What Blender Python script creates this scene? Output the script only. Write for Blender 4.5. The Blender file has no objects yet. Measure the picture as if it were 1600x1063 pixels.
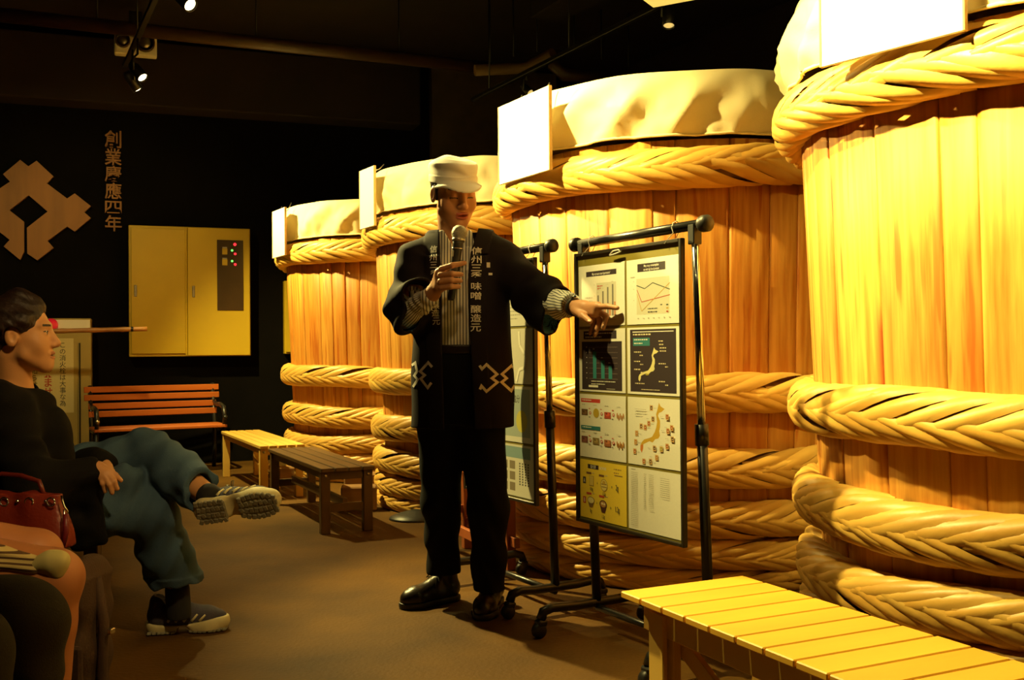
import bpy, bmesh, math, random
import numpy as np
from mathutils import Vector, Matrix, noise as mnoise
from mathutils.bvhtree import BVHTree

random.seed(7)
S = bpy.context.scene
C = S.collection
PI = math.pi
R = math.radians

# ------------------------------------------------------------------ camera, world, lamps, exposure
cam_d = bpy.data.cameras.new('camera')
cam_d.sensor_width = 36.0
cam_d.lens = 36.0
cam_d.clip_start = 0.05
cam = bpy.data.objects.new('camera', cam_d)
C.objects.link(cam)
CAM_M = Matrix.Translation((0, 0, 1.0)) @ Matrix.Rotation(PI / 2 + 0.0084, 4, 'X') @ Matrix.Rotation(-0.008, 4, 'Z')
cam.matrix_world = CAM_M
S.camera = cam

S.view_settings.view_transform = 'Standard'
S.view_settings.look = 'None'
S.view_settings.exposure = 0.0
S.view_settings.gamma = 1.0
S.view_settings.use_curve_mapping = False

W = bpy.data.worlds.new('World')
S.world = W
W.use_nodes = True
W.node_tree.nodes['Background'].inputs[0].default_value = (1.0, 0.66, 0.30, 1)
W.node_tree.nodes['Background'].inputs[1].default_value = 0.003

WARM = (1.0, 0.79, 0.25)
# the ceiling track of spotlights: position, point aimed at, watts, cone, blend
SPOTS = [((0.03, 1.90, 2.92), (1.24, 2.80, 1.84), 1080, 56, 0.9),
         ((-0.83, 3.60, 2.92), (0.26, 4.50, 1.80), 700, 62, 0.95),
         ((-1.56, 5.04, 2.92), (-0.45, 6.45, 1.78), 370, 55, 0.8),
         ((-2.68, 7.26, 2.92), (-1.62, 7.95, 1.05), 600, 94, 0.8),
         ((-0.70, 3.34, 2.92), (1.10, 2.45, 0.90), 560, 74, 0.9),
         ((-1.69, 5.30, 2.83), (0.12, 4.25, 1.05), 900, 70, 0.8),
         ((-2.55, 7.00, 2.92), (-0.80, 6.30, 0.85), 420, 74, 0.8),
         ((-0.10, 2.16, 2.92), (0.70, 1.95, 0.40), 150, 60, 0.9)]


def spot(p, q, watts, cone, blend, col=WARM, size=0.035):
    d = bpy.data.lights.new('spot_light', 'SPOT')
    d.energy = watts
    d.color = col
    d.spot_size = R(cone)
    d.spot_blend = blend
    d.shadow_soft_size = size
    o = bpy.data.objects.new('spot_light', d)
    C.objects.link(o)
    o.location = p
    o.rotation_euler = (Vector(q) - Vector(p)).to_track_quat('-Z', 'Y').to_euler()
    return o


for p, q, w_, c_, b_ in SPOTS:
    v = (Vector(q) - Vector(p)).normalized()
    spot(Vector(p) + v * 0.10, q, w_, c_, b_)
# weaker fill spots, added without fixtures: seated woman, presenter's front, end wall
spot((0.35, 1.10, 3.05), (-1.40, 3.05, 0.90), 190, 42, 0.9, (1.0, 0.64, 0.22), 0.06)  # added fill on the woman's face and jeans
spot((0.10, 1.75, 3.05), (-0.2, 3.80, 1.50), 110, 21, 0.9, (1.0, 0.62, 0.20), 0.08)  # added fill standing in for bounce on the presenter's front
spot((-3.0, 5.4, 3.05), (-3.6, 8.8, 1.45), 150, 60, 0.9, (1.0, 0.74, 0.25), 0.08)  # added fill on the locker and crest


# ------------------------------------------------------------------ helpers
def at(px, py, Y):
    d = CAM_M.to_3x3() @ Vector(((px - 800) / 1600, -(py - 531.5) / 1600, -1))
    return Vector((0, 0, 1.0)) + d * (Y / d.y)


def nt(name):
    m = bpy.data.materials.new(name)
    m.use_nodes = True
    t = m.node_tree
    return m, t, t.nodes['Principled BSDF']


def N(t, typ, **kw):
    n = t.nodes.new(typ)
    for k, v in kw.items():
        setattr(n, k, v)
    return n


def mat(name, col, rough=0.6, metal=0.0, var=0.0, scale=8.0, stretch=(1, 1, 1), col2=None, bump=0.0, emit=0.0,
        detail=4.0, bscale=None, sheen=0.0, obj_var=0.0, spec=0.5):
    """noise mixed between two colours, optional bump and per-object variation"""
    m, t, b = nt(name)
    L = t.links.new
    b.inputs['Roughness'].default_value = rough
    b.inputs['Metallic'].default_value = metal
    b.inputs['Specular IOR Level'].default_value = spec
    if col2 is None:
        col2 = tuple(c * (1 - var) for c in col)
    tc = N(t, 'ShaderNodeTexCoord')
    mp = N(t, 'ShaderNodeMapping')
    mp.inputs['Scale'].default_value = stretch
    L(tc.outputs['Object'], mp.inputs[0])
    no = N(t, 'ShaderNodeTexNoise')
    no.inputs['Scale'].default_value = scale
    no.inputs['Detail'].default_value = detail
    if obj_var:
        oi = N(t, 'ShaderNodeObjectInfo')
        ad = N(t, 'ShaderNodeVectorMath', operation='ADD')
        sc = N(t, 'ShaderNodeMath', operation='MULTIPLY')
        sc.inputs[1].default_value = 37.0
        L(oi.outputs['Random'], sc.inputs[0])
        L(mp.outputs[0], ad.inputs[0])
        L(sc.outputs[0], ad.inputs[1])
        L(ad.outputs[0], no.inputs['Vector'])
    else:
        L(mp.outputs[0], no.inputs['Vector'])
    rp = N(t, 'ShaderNodeValToRGB')
    rp.color_ramp.elements[0].position = 0.3
    rp.color_ramp.elements[1].position = 0.7
    rp.color_ramp.elements[0].color = (*col2, 1)
    rp.color_ramp.elements[1].color = (*col, 1)
    L(no.outputs['Fac'], rp.inputs[0])
    out = rp.outputs[0]
    if obj_var:
        hs = N(t, 'ShaderNodeHueSaturation')
        mr = N(t, 'ShaderNodeMapRange')
        mr.inputs['To Min'].default_value = 1 - obj_var
        mr.inputs['To Max'].default_value = 1 + obj_var
        L(oi.outputs['Random'], mr.inputs[0])
        L(mr.outputs[0], hs.inputs['Value'])
        L(out, hs.inputs['Color'])
        out = hs.outputs[0]
    L(out, b.inputs['Base Color'])
    if emit:
        L(out, b.inputs['Emission Color'])
        b.inputs['Emission Strength'].default_value = emit
    if bump:
        bn = N(t, 'ShaderNodeTexNoise')
        bn.inputs['Scale'].default_value = bscale or scale * 3
        bn.inputs['Detail'].default_value = 4
        L(mp.outputs[0], bn.inputs['Vector'])
        bp = N(t, 'ShaderNodeBump')
        bp.inputs['Strength'].default_value = bump
        bp.inputs['Distance'].default_value = 0.01
        L(bn.outputs['Fac'], bp.inputs['Height'])
        L(bp.outputs[0], b.inputs['Normal'])
    if sheen:
        b.inputs['Sheen Weight'].default_value = sheen
    return m


def thing(name, label, cat, loc=(0, 0, 0), rz=0.0, group=None):
    o = bpy.data.objects.new(name, None)
    C.objects.link(o)
    o.empty_display_size = 0.1
    o.location = loc
    o.rotation_euler = (0, 0, rz)
    return tag(o, label, cat, group)


def tag(o, label=None, cat=None, group=None, kind=None):
    if label:
        o['label'] = label
    if cat:
        o['category'] = cat
    if group:
        o['group'] = group
    if kind:
        o['kind'] = kind
    return o


def ob(name, me, m=None, parent=None, loc=None, rot=None, smooth=False, label=None, kind=None):
    if isinstance(me, bmesh.types.BMesh):
        bm = me
        me = bpy.data.meshes.new(name)
        bm.to_mesh(me)
        bm.free()
    ms = m if isinstance(m, (list, tuple)) else [m]
    if not me.materials:
        for k in ms:
            if k:
                me.materials.append(k)
    if smooth:
        me.polygons.foreach_set('use_smooth', [True] * len(me.polygons))
    o = bpy.data.objects.new(name, me)
    C.objects.link(o)
    if parent:
        o.parent = parent
    if loc is not None:
        o.location = loc
    if rot is not None:
        o.rotation_euler = rot
    if label:
        o['label'] = label
    if kind:
        o['kind'] = kind
    return o


def pymesh(name, v, f):
    me = bpy.data.meshes.new(name)
    me.from_pydata([tuple(p) for p in v], [], [tuple(q) for q in f])
    me.update()
    return me


def box(bm, c, s, M=None, bev=0.0):
    """box centred at c with full sizes s, optional 4x4 matrix applied after, optional bevel"""
    r = bmesh.ops.create_cube(bm, size=1.0)
    vs = r['verts']
    bmesh.ops.scale(bm, vec=s, verts=vs)
    bmesh.ops.translate(bm, vec=c, verts=vs)
    if bev:
        es = list({e for v in vs for e in v.link_edges})
        g = bmesh.ops.bevel(bm, geom=es, offset=bev, segments=1, affect='EDGES', profile=0.5)
        vs = list({v for f in g['faces'] for v in f.verts} | {v for v in vs if v.is_valid})
    if M is not None:
        bmesh.ops.transform(bm, matrix=M, verts=vs)
    return vs


def bxm(c, s, bev=0.0, M=None):
    bm = bmesh.new()
    box(bm, c, s, M, bev)
    return bm


def tube(bm, pts, r, n=8, cap=True):
    """tube along a polyline with radius r (number or list)"""
    P = [Vector(p) for p in pts]
    rr = r if isinstance(r, (list, tuple)) else [r] * len(P)
    T = []
    for i in range(len(P)):
        a = P[max(0, i - 1)]
        b = P[min(len(P) - 1, i + 1)]
        T.append((b - a).normalized())
    ref = Vector((0, 0, 1)) if abs(T[0].z) < 0.9 else Vector((1, 0, 0))
    x = T[0].cross(ref).normalized()
    rings = []
    for i, p in enumerate(P):
        x = (x - T[i] * x.dot(T[i])).normalized()
        y = T[i].cross(x)
        rings.append([bm.verts.new(p + (x * math.cos(2 * PI * k / n) + y * math.sin(2 * PI * k / n)) * rr[i]) for k in range(n)])
    for a, b in zip(rings, rings[1:]):
        for k in range(n):
            f = bm.faces.new((a[k], a[(k + 1) % n], b[(k + 1) % n], b[k]))
            f.smooth = True
    if cap:
        bm.faces.new(rings[0][::-1])
        bm.faces.new(rings[-1])
    return rings


def tubem(pts, r, n=8):
    bm = bmesh.new()
    tube(bm, pts, r, n)
    bmesh.ops.recalc_face_normals(bm, faces=bm.faces)
    return bm


def lathe(bm, prof, n=24, M=None):
    rings = []
    for r, z in prof:
        if r < 1e-6:
            rings.append([bm.verts.new((0, 0, z))])
        else:
            rings.append([bm.verts.new((r * math.cos(2 * PI * k / n), r * math.sin(2 * PI * k / n), z)) for k in range(n)])
    for a, b in zip(rings, rings[1:]):
        if len(a) == 1 and len(b) == 1:
            continue
        for k in range(n):
            if len(a) == 1:
                f = bm.faces.new((a[0], b[(k + 1) % n], b[k]))
            elif len(b) == 1:
                f = bm.faces.new((a[k], a[(k + 1) % n], b[0]))
            else:
                f = bm.faces.new((a[k], a[(k + 1) % n], b[(k + 1) % n], b[k]))
            f.smooth = True
    vs = [v for r_ in rings for v in r_]
    if M is not None:
        bmesh.ops.transform(bm, matrix=M, verts=vs)
    bmesh.ops.recalc_face_normals(bm, faces=bm.faces)
    return vs


def lathem(prof, n=24, M=None):
    bm = bmesh.new()
    lathe(bm, prof, n, M)
    return bm


def prism(poly, y0, y1):
    """extrude an (x,z) polygon from y0 to y1"""
    bm = bmesh.new()
    a = [bm.verts.new((x, y0, z)) for x, z in poly]
    b = [bm.verts.new((x, y1, z)) for x, z in poly]
    n = len(poly)
    bm.faces.new(a)
    bm.faces.new(b[::-1])
    for i in range(n):
        bm.faces.new((a[i], b[i], b[(i + 1) % n], a[(i + 1) % n]))
    bmesh.ops.recalc_face_normals(bm, faces=bm.faces)
    return bm


_TX = {}


def text2d(s, bold=0.0):
    """glyph outlines as 2D triangles: verts, faces, height 1 em (from the built-in font)"""
    k = (s, bold)
    if k not in _TX:
        c = bpy.data.curves.new('t', 'FONT')
        c.body = s
        c.resolution_u = 2
        c.offset = bold
        o = bpy.data.objects.new('t', c)
        me = bpy.data.meshes.new_from_object(o)
        _TX[k] = ([(v.co.x, v.co.y) for v in me.vertices], [tuple(p.vertices) for p in me.polygons])
        bpy.data.meshes.remove(me)
        bpy.data.objects.remove(o)
        bpy.data.curves.remove(c)
    return _TX[k]

# ------------------------------------------------------------------ materials
M_floor = mat('concrete_floor', (0.125, 0.058, 0.005), 0.7, spec=0.2, scale=2.2, col2=(0.056, 0.025, 0.0025), bump=0.25, bscale=60, detail=8)
M_black_wall = mat('black_wall', (0.004, 0.0030, 0.0020), 0.9, spec=0.1, var=0.4, scale=3, bump=0.1, bscale=40)
M_ceil = mat('dark_ceiling', (0.022, 0.010, 0.005), 0.85, var=0.5, scale=2)
M_pipe = mat('brown_pipe', (0.06, 0.028, 0.009), 0.45, var=0.3, scale=5)
M_pipe_light = mat('lagged_pipe', (0.22, 0.12, 0.03), 0.6, var=0.3, scale=5)
M_black = mat('black_metal', (0.015, 0.014, 0.013), 0.32, var=0.3, scale=20)
M_blackp = mat('black_plastic', (0.02, 0.019, 0.018), 0.45, var=0.3, scale=30)
M_chrome = mat('chrome', (0.75, 0.74, 0.72), 0.14, 1.0, var=0.08, scale=20)
M_steel = mat('brushed_steel', (0.5, 0.45, 0.36), 0.35, 1.0, var=0.2, scale=30)
M_cream = mat('cream_painted_steel', (0.54, 0.365, 0.010), 0.5, var=0.07, scale=4, bump=0.03, bscale=150)
M_crest = mat('crest_wood', (0.34, 0.15, 0.03), 0.6, scale=9, stretch=(1, 1, 0.15), col2=(0.24, 0.11, 0.025))
M_white_board = mat('white_board', (0.86, 0.83, 0.74), 0.55, var=0.03, scale=3)
M_edge = mat('board_edge_wood', (0.62, 0.38, 0.12), 0.6, var=0.2, scale=20)
M_cloth = mat('cream_cotton', (0.84, 0.72, 0.42), 0.85, var=0.05, scale=6, bump=0.15, bscale=300)
M_block = mat('sleeper_timber', (0.36, 0.20, 0.06), 0.8, scale=10, stretch=(0.15, 1, 1), col2=(0.2, 0.1, 0.03), bump=0.3)
M_yel = mat('pale_bench_timber', (0.70, 0.46, 0.10), 0.5, scale=7, stretch=(0.12, 1, 1), col2=(0.58, 0.35, 0.065), obj_var=0.08, bump=0.06)
M_yelx = mat('bench_plank_timber', (0.72, 0.40, 0.035), 0.5, scale=7, stretch=(1, 0.12, 1), col2=(0.60, 0.31, 0.022), obj_var=0.10, bump=0.06)
M_dkb = mat('dark_bench_timber', (0.10, 0.053, 0.014), 0.45, scale=9, stretch=(0.12, 1, 1), col2=(0.055, 0.028, 0.008), obj_var=0.1, bump=0.06)
M_redslat = mat('red_brown_slat', (0.46, 0.12, 0.014), 0.45, scale=8, stretch=(0.12, 1, 1), col2=(0.34, 0.08, 0.010), obj_var=0.08)
M_redstool = mat('red_brown_stool', (0.33, 0.085, 0.018), 0.5, scale=8, stretch=(1, 1, 0.15), col2=(0.22, 0.05, 0.01))


def stave_material():
    m, t, b = nt('vat_stave_timber')
    L = t.links.new
    b.inputs['Roughness'].default_value = 0.55
    b.inputs['Specular IOR Level'].default_value = 0.35
    tc = N(t, 'ShaderNodeTexCoord')
    oi = N(t, 'ShaderNodeObjectInfo')
    off = N(t, 'ShaderNodeMath', operation='MULTIPLY')
    off.inputs[1].default_value = 53.0
    L(oi.outputs['Random'], off.inputs[0])

    def nz(scale, stretch, detail=4.0):
        mp = N(t, 'ShaderNodeMapping')
        mp.inputs['Scale'].default_value = stretch
        L(tc.outputs['Object'], mp.inputs[0])
        ad = N(t, 'ShaderNodeVectorMath', operation='ADD')
        L(mp.outputs[0], ad.inputs[0])
        L(off.outputs[0], ad.inputs[1])
        no = N(t, 'ShaderNodeTexNoise')
        no.inputs['Scale'].default_value = scale
        no.inputs['Detail'].default_value = detail
        L(ad.outputs[0], no.inputs['Vector'])
        return no.outputs['Fac']

    grain = nz(42, (1, 1, 0.045), 5)
    blot = nz(3.0, (1, 1, 0.35), 4)
    stain = nz(9, (1.0, 1.0, 0.22), 3)
    rp = N(t, 'ShaderNodeValToRGB')
    e = rp.color_ramp.elements
    e[0].position, e[0].color = 0.30, (0.42, 0.155, 0.014, 1)
    e[1].position, e[1].color = 0.62, (0.64, 0.32, 0.052, 1)
    L(grain, rp.inputs[0])
    mx = N(t, 'ShaderNodeMixRGB', blend_type='MIX')
    r2 = N(t, 'ShaderNodeValToRGB')
    r2.color_ramp.elements[0].position = 0.42
    r2.color_ramp.elements[1].position = 0.75
    r2.color_ramp.elements[1].color = (0.75, 0.75, 0.75, 1)
    L(blot, r2.inputs[0])
    L(r2.outputs[0], mx.inputs[0])
    L(rp.outputs[0], mx.inputs[1])
    mx.inputs[2].default_value = (0.50, 0.155, 0.012, 1)
    hs = N(t, 'ShaderNodeHueSaturation')
    mr = N(t, 'ShaderNodeMapRange')
    mr.inputs['To Min'].default_value = 0.84
    mr.inputs['To Max'].default_value = 1.12
    L(oi.outputs['Random'], mr.inputs[0])
    L(mr.outputs[0], hs.inputs['Value'])
    L(mx.outputs[0], hs.inputs['Color'])
    # red-brown weeping stains along the joints between staves
    uv = N(t, 'ShaderNodeUVMap')
    sx = N(t, 'ShaderNodeSeparateXYZ')
    L(uv.outputs[0], sx.inputs[0])
    a = N(t, 'ShaderNodeMath', operation='SUBTRACT')
    a.inputs[1].default_value = 0.5
    L(sx.outputs[0], a.inputs[0])
    ab = N(t, 'ShaderNodeMath', operation='ABSOLUTE')
    L(a.outputs[0], ab.inputs[0])
    me = N(t, 'ShaderNodeMapRange')
    me.inputs['From Min'].default_value = 0.34
    me.inputs['From Max'].default_value = 0.495
    L(ab.outputs[0], me.inputs[0])
    ms = N(t, 'ShaderNodeMapRange')
    ms.inputs['From Min'].default_value = 0.47
    ms.inputs['From Max'].default_value = 0.60
    L(stain, ms.inputs[0])
    mm = N(t, 'ShaderNodeMath', operation='MULTIPLY')
    L(me.outputs[0], mm.inputs[0])
    some = N(t, 'ShaderNodeMapRange')
    some.inputs['From Min'].default_value = 0.45
    some.inputs['From Max'].default_value = 0.85
    some.inputs['To Min'].default_value = 0.22
    L(oi.outputs['Random'], some.inputs[0])
    m0 = N(t, 'ShaderNodeMath', operation='MULTIPLY')
    L(ms.outputs[0], m0.inputs[0])
    L(some.outputs[0], m0.inputs[1])
    L(m0.outputs[0], mm.inputs[1])
    m2 = N(t, 'ShaderNodeMixRGB')
    L(mm.outputs[0], m2.inputs[0])
    L(hs.outputs[0], m2.inputs[1])
    m2.inputs[2].default_value = (0.28, 0.045, 0.006, 1)
    # narrow orange-red runs down the boards
    run = nz(34, (1, 1, 0.05), 2)
    where = nz(2.6, (1, 1, 0.5), 2)
    r3 = N(t, 'ShaderNodeMapRange')
    r3.inputs['From Min'].default_value = 0.57
    r3.inputs['From Max'].default_value = 0.64
    L(run, r3.inputs[0])
    r4 = N(t, 'ShaderNodeMapRange')
    r4.inputs['From Min'].default_value = 0.45
    r4.inputs['From Max'].default_value = 0.55
    r4.inputs['To Max'].default_value = 0.75
    L(where, r4.inputs[0])
    m3 = N(t, 'ShaderNodeMath', operation='MULTIPLY')
    L(r3.outputs[0], m3.inputs[0])
    L(r4.outputs[0], m3.inputs[1])
    m4 = N(t, 'ShaderNodeMixRGB')
    L(m3.outputs[0], m4.inputs[0])
    L(m2.outputs[0], m4.inputs[1])
    m4.inputs[2].default_value = (0.38, 0.085, 0.006, 1)
    L(m4.outputs[0], b.inputs['Base Color'])
    bp = N(t, 'ShaderNodeBump')
    bp.inputs['Strength'].default_value = 0.22
    bp.inputs['Distance'].default_value = 0.006
    L(grain, bp.inputs['Height'])
    L(bp.outputs[0], b.inputs['Normal'])
    return m


M_stave = stave_material()
M_strand = mat('split_bamboo', (0.74, 0.46, 0.10), 0.42, scale=5, col2=(0.60, 0.32, 0.055), obj_var=0.16, bump=0.12, bscale=30)
M_core = mat('bamboo_core', (0.30, 0.15, 0.03), 0.7, var=0.4, scale=20)

# ------------------------------------------------------------------ room shell
u_w = Vector((0.939, 0.344, 0)).normalized()          # along the back wall
n_w = Vector((0.344, -0.939, 0)).normalized()         # out of the back wall, into the hall
W0 = Vector((-2.70, 9.2, 0))


def wall_pt(px, py):
    """the point of the back wall behind a pixel"""
    d = CAM_M.to_3x3() @ Vector(((px - 800) / 1600, -(py - 531.5) / 1600, -1))
    o = Vector((0, 0, 1.0))
    return o + d * ((W0 - o).dot(n_w) / d.dot(n_w))


WALL_RZ = math.atan2(u_w.y, u_w.x)


def slab(name, pts, z0, z1, m):
    bm = bmesh.new()
    a = [bm.verts.new((x, y, z0)) for x, y in pts]
    b = [bm.verts.new((x, y, z1)) for x, y in pts]
    n = len(pts)
    bm.faces.new(a[::-1])
    bm.faces.new(b)
    for i in range(n):
        bm.faces.new((a[i], a[(i + 1) % n], b[(i + 1) % n], b[i]))
    bmesh.ops.recalc_face_normals(bm, faces=bm.faces)
    return ob(name, bm, m, kind='structure')


BL = W0 - u_w * 4.6
BR = W0 + u_w * 3.9
SR = Vector((0.50, -0.866, 0)).normalized()           # along the right wall, towards the camera
FR = BR + SR * 10.5
FL = BL + (FR - BR) * 0.98
hall = [(BL.x, BL.y), (FL.x, FL.y), (FR.x, FR.y), (BR.x, BR.y)]
slab('floor', hall, -0.15, 0.0, M_floor)
slab('ceiling', hall, 3.80, 3.95, M_ceil)


def wallbox(name, a, b, out, m, z1=3.80):
    o_ = [(a.x, a.y), (b.x, b.y), (b.x - out.x * 0.15, b.y - out.y * 0.15), (a.x - out.x * 0.15, a.y - out.y * 0.15)]
    return slab(name, o_, 0.0, z1, m)


wallbox('wall_back', BL, BR, n_w, M_black_wall)
wallbox('wall_right', BR, FR, Vector((-0.866, -0.5, 0)), M_ceil)
# a shallow brown bulkhead high on the back wall, and the paler pier right of it
bk = wall_pt(330, 165)
bm = bxm((0, 0, 0), (4.6, 0.30, 0.55), 0.01)
o = ob('trim_1', bm, M_ceil, loc=wall_pt(250, 130) + n_w * 0.155, rot=(0, 0, WALL_RZ), kind='structure')
bm = bxm((0, 0, 0), (1.3, 0.10, 2.4), 0.01)
o = ob('trim_2', bm, mat('brown_pier', (0.10, 0.065, 0.03), 0.8, var=0.3), loc=wall_pt(770, 300) + n_w * 0.06, rot=(0, 0, WALL_RZ), kind='structure')

# ------------------------------------------------------------------ vats
H_WALL = 1.845


def r_wall(z, R0):
    return R0 - 0.075 * (1 - z / H_WALL)


VATS = [dict(c=(1.817, 3.265), R=0.862, lab='nearest wooden miso vat at right of the photo, cut off by its edge', seed=1),
        dict(c=(0.862, 5.0), R=0.862, lab='second nearest wooden vat, directly behind the two poster stands', seed=2),
        dict(c=(-0.040, 6.825), R=0.862, lab='wooden vat directly behind the presenter, second from the back wall', seed=3),
        dict(c=(-0.990, 8.49), R=0.862, lab='farthest wooden vat, nearest the black back wall and lockers', seed=4)]
HOOPS = [(1.735, 0.080, 0.066), (0.800, 0.076, 0.062), (0.500, 0.076, 0.062), (0.290, 0.070, 0.060),
         (0.155, 0.058, 0.058), (0.050, 0.048, 0.054)]


def stave_mesh(R0, da, rnd):
    """one stave centred on angle 0: curved outside, recessed edges, real thickness"""
    g = 0.0007 / R0
    us = [0.0, 0.05, 0.35, 0.65, 0.95, 1.0]
    zs = [0.03, 0.62, 1.24, H_WALL]
    bow = rnd.uniform(-0.003, 0.004)
    v, f, uvs = [], [], []
    for z in zs:
        for u in us:
            a = (u - 0.5) * (da - 2 * g)
            r = r_wall(z, R0) + bow - (0.0035 if u in (0.0, 1.0) else 0.0)
            v.append((r * math.cos(a), r * math.sin(a), z))
            uvs.append((u, z))
    for z in zs:
        for u in (0.0, 1.0):
            a = (u - 0.5) * (da - 2 * g)
            r = r_wall(z, R0) - 0.055
            v.append((r * math.cos(a), r * math.sin(a), z))
            uvs.append((u, z))
    nu, nz = len(us), len(zs)
    base = nu * nz
    for k in range(nz - 1):
        for i in range(nu - 1):
            a = k * nu + i
            f.append((a, a + 1, a + nu + 1, a + nu))
        a, b = k * nu, base + 2 * k
        f.append((b, a, a + nu, b + 2))
        a, b = k * nu + nu - 1, base + 2 * k + 1
        f.append((a, b, b + 2, a + nu))
        b = base + 2 * k
        f.append((b + 1, b, b + 2, b + 3))
    top = (nz - 1) * nu
    f.append([top + i for i in range(nu)] + [base + 2 * nz - 1, base + 2 * nz - 2])
    f.append([i for i in range(nu)][::-1] + [base, base + 1])
    me = pymesh('stave', v, f)
    uvl = me.uv_layers.new(name='UVMap')
    for lp in me.loops:
        uvl.data[lp.index].uv = uvs[lp.vertex_index]
    for p in me.polygons:
        p.use_smooth = p.index < (nz - 1) * (nu + 2)
    return me


def strand_mesh(R0, hh, rr, up, rnd, segs=10):
    """one split-bamboo strip of a braided hoop; runs from the middle of the face over the upper or lower edge"""
    L = rnd.uniform(0.46, 0.60)
    wd = rnd.uniform(0.040, 0.054) * (hh / 0.076) ** 0.6
    s0 = R(rnd.uniform(-24, -12))
    s1 = R(rnd.uniform(95, 120))
    rc = R0 + 0.012
    P = []

    def pos(t, lift=0.0):
        ph = t * L / (R0 + 0.05)
        e = t ** 1.35
        ps = s0 + (s1 - s0) * e
        cx, cz = math.cos(ps), math.sin(ps)
        k = 1.0 / (abs(cx) ** 2.6 + abs(cz) ** 2.6) ** (1 / 2.6)
        rad = rc + (rr * k * cx + lift * cx)
        z = (hh * k * cz + lift * cz) * (1 if up else -1)
        return Vector((rad * math.cos(ph), rad * math.sin(ph), z)), ps, ph
    js = (-1, -0.5, 0, 0.5, 1)
    v, f = [], []
    for i in range(segs + 1):
        t = i / segs
        lift = -0.012 + 0.018 * math.sin(PI * min(1, t * 1.6 + 0.05)) if t < 0.35 else 0.006 - 0.018 * ((t - 0.35) / 0.65) ** 1.5
        p, ps, ph = pos(t, lift)
        q, _, _ = pos(t + 0.01, lift)
        T = (q - p).normalized()
        zz = math.sin(ps) * (1 if up else -1)
        n = Vector((math.cos(ps) * math.cos(ph), math.cos(ps) * math.sin(ph), zz)).normalized()
        n = (n - T * n.dot(T)).normalized()
        sd = n.cross(T)
        w = wd * (0.30 + 0.70 * math.sin(PI * (0.12 + 0.78 * t)) ** 0.7)
        for j in js:
            v.append(p + sd * (w * j * 0.5) + n * (0.011 * (1 - j * j)))
    for i in range(segs):
        for j in range(4):
            a = i * 5 + j
            f.append((a, a + 1, a + 6, a + 5))
    me = pymesh('strand', v, f)
    me.polygons.foreach_set('use_smooth', [True] * len(me.polygons))
    me.materials.append(M_strand)
    return me


def wob(seed, hi, ph):
    return 0.010 * math.sin(ph * 2 + seed * 1.7 + hi) + 0.006 * math.sin(ph * 5 + hi * 2.3 + seed)


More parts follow.
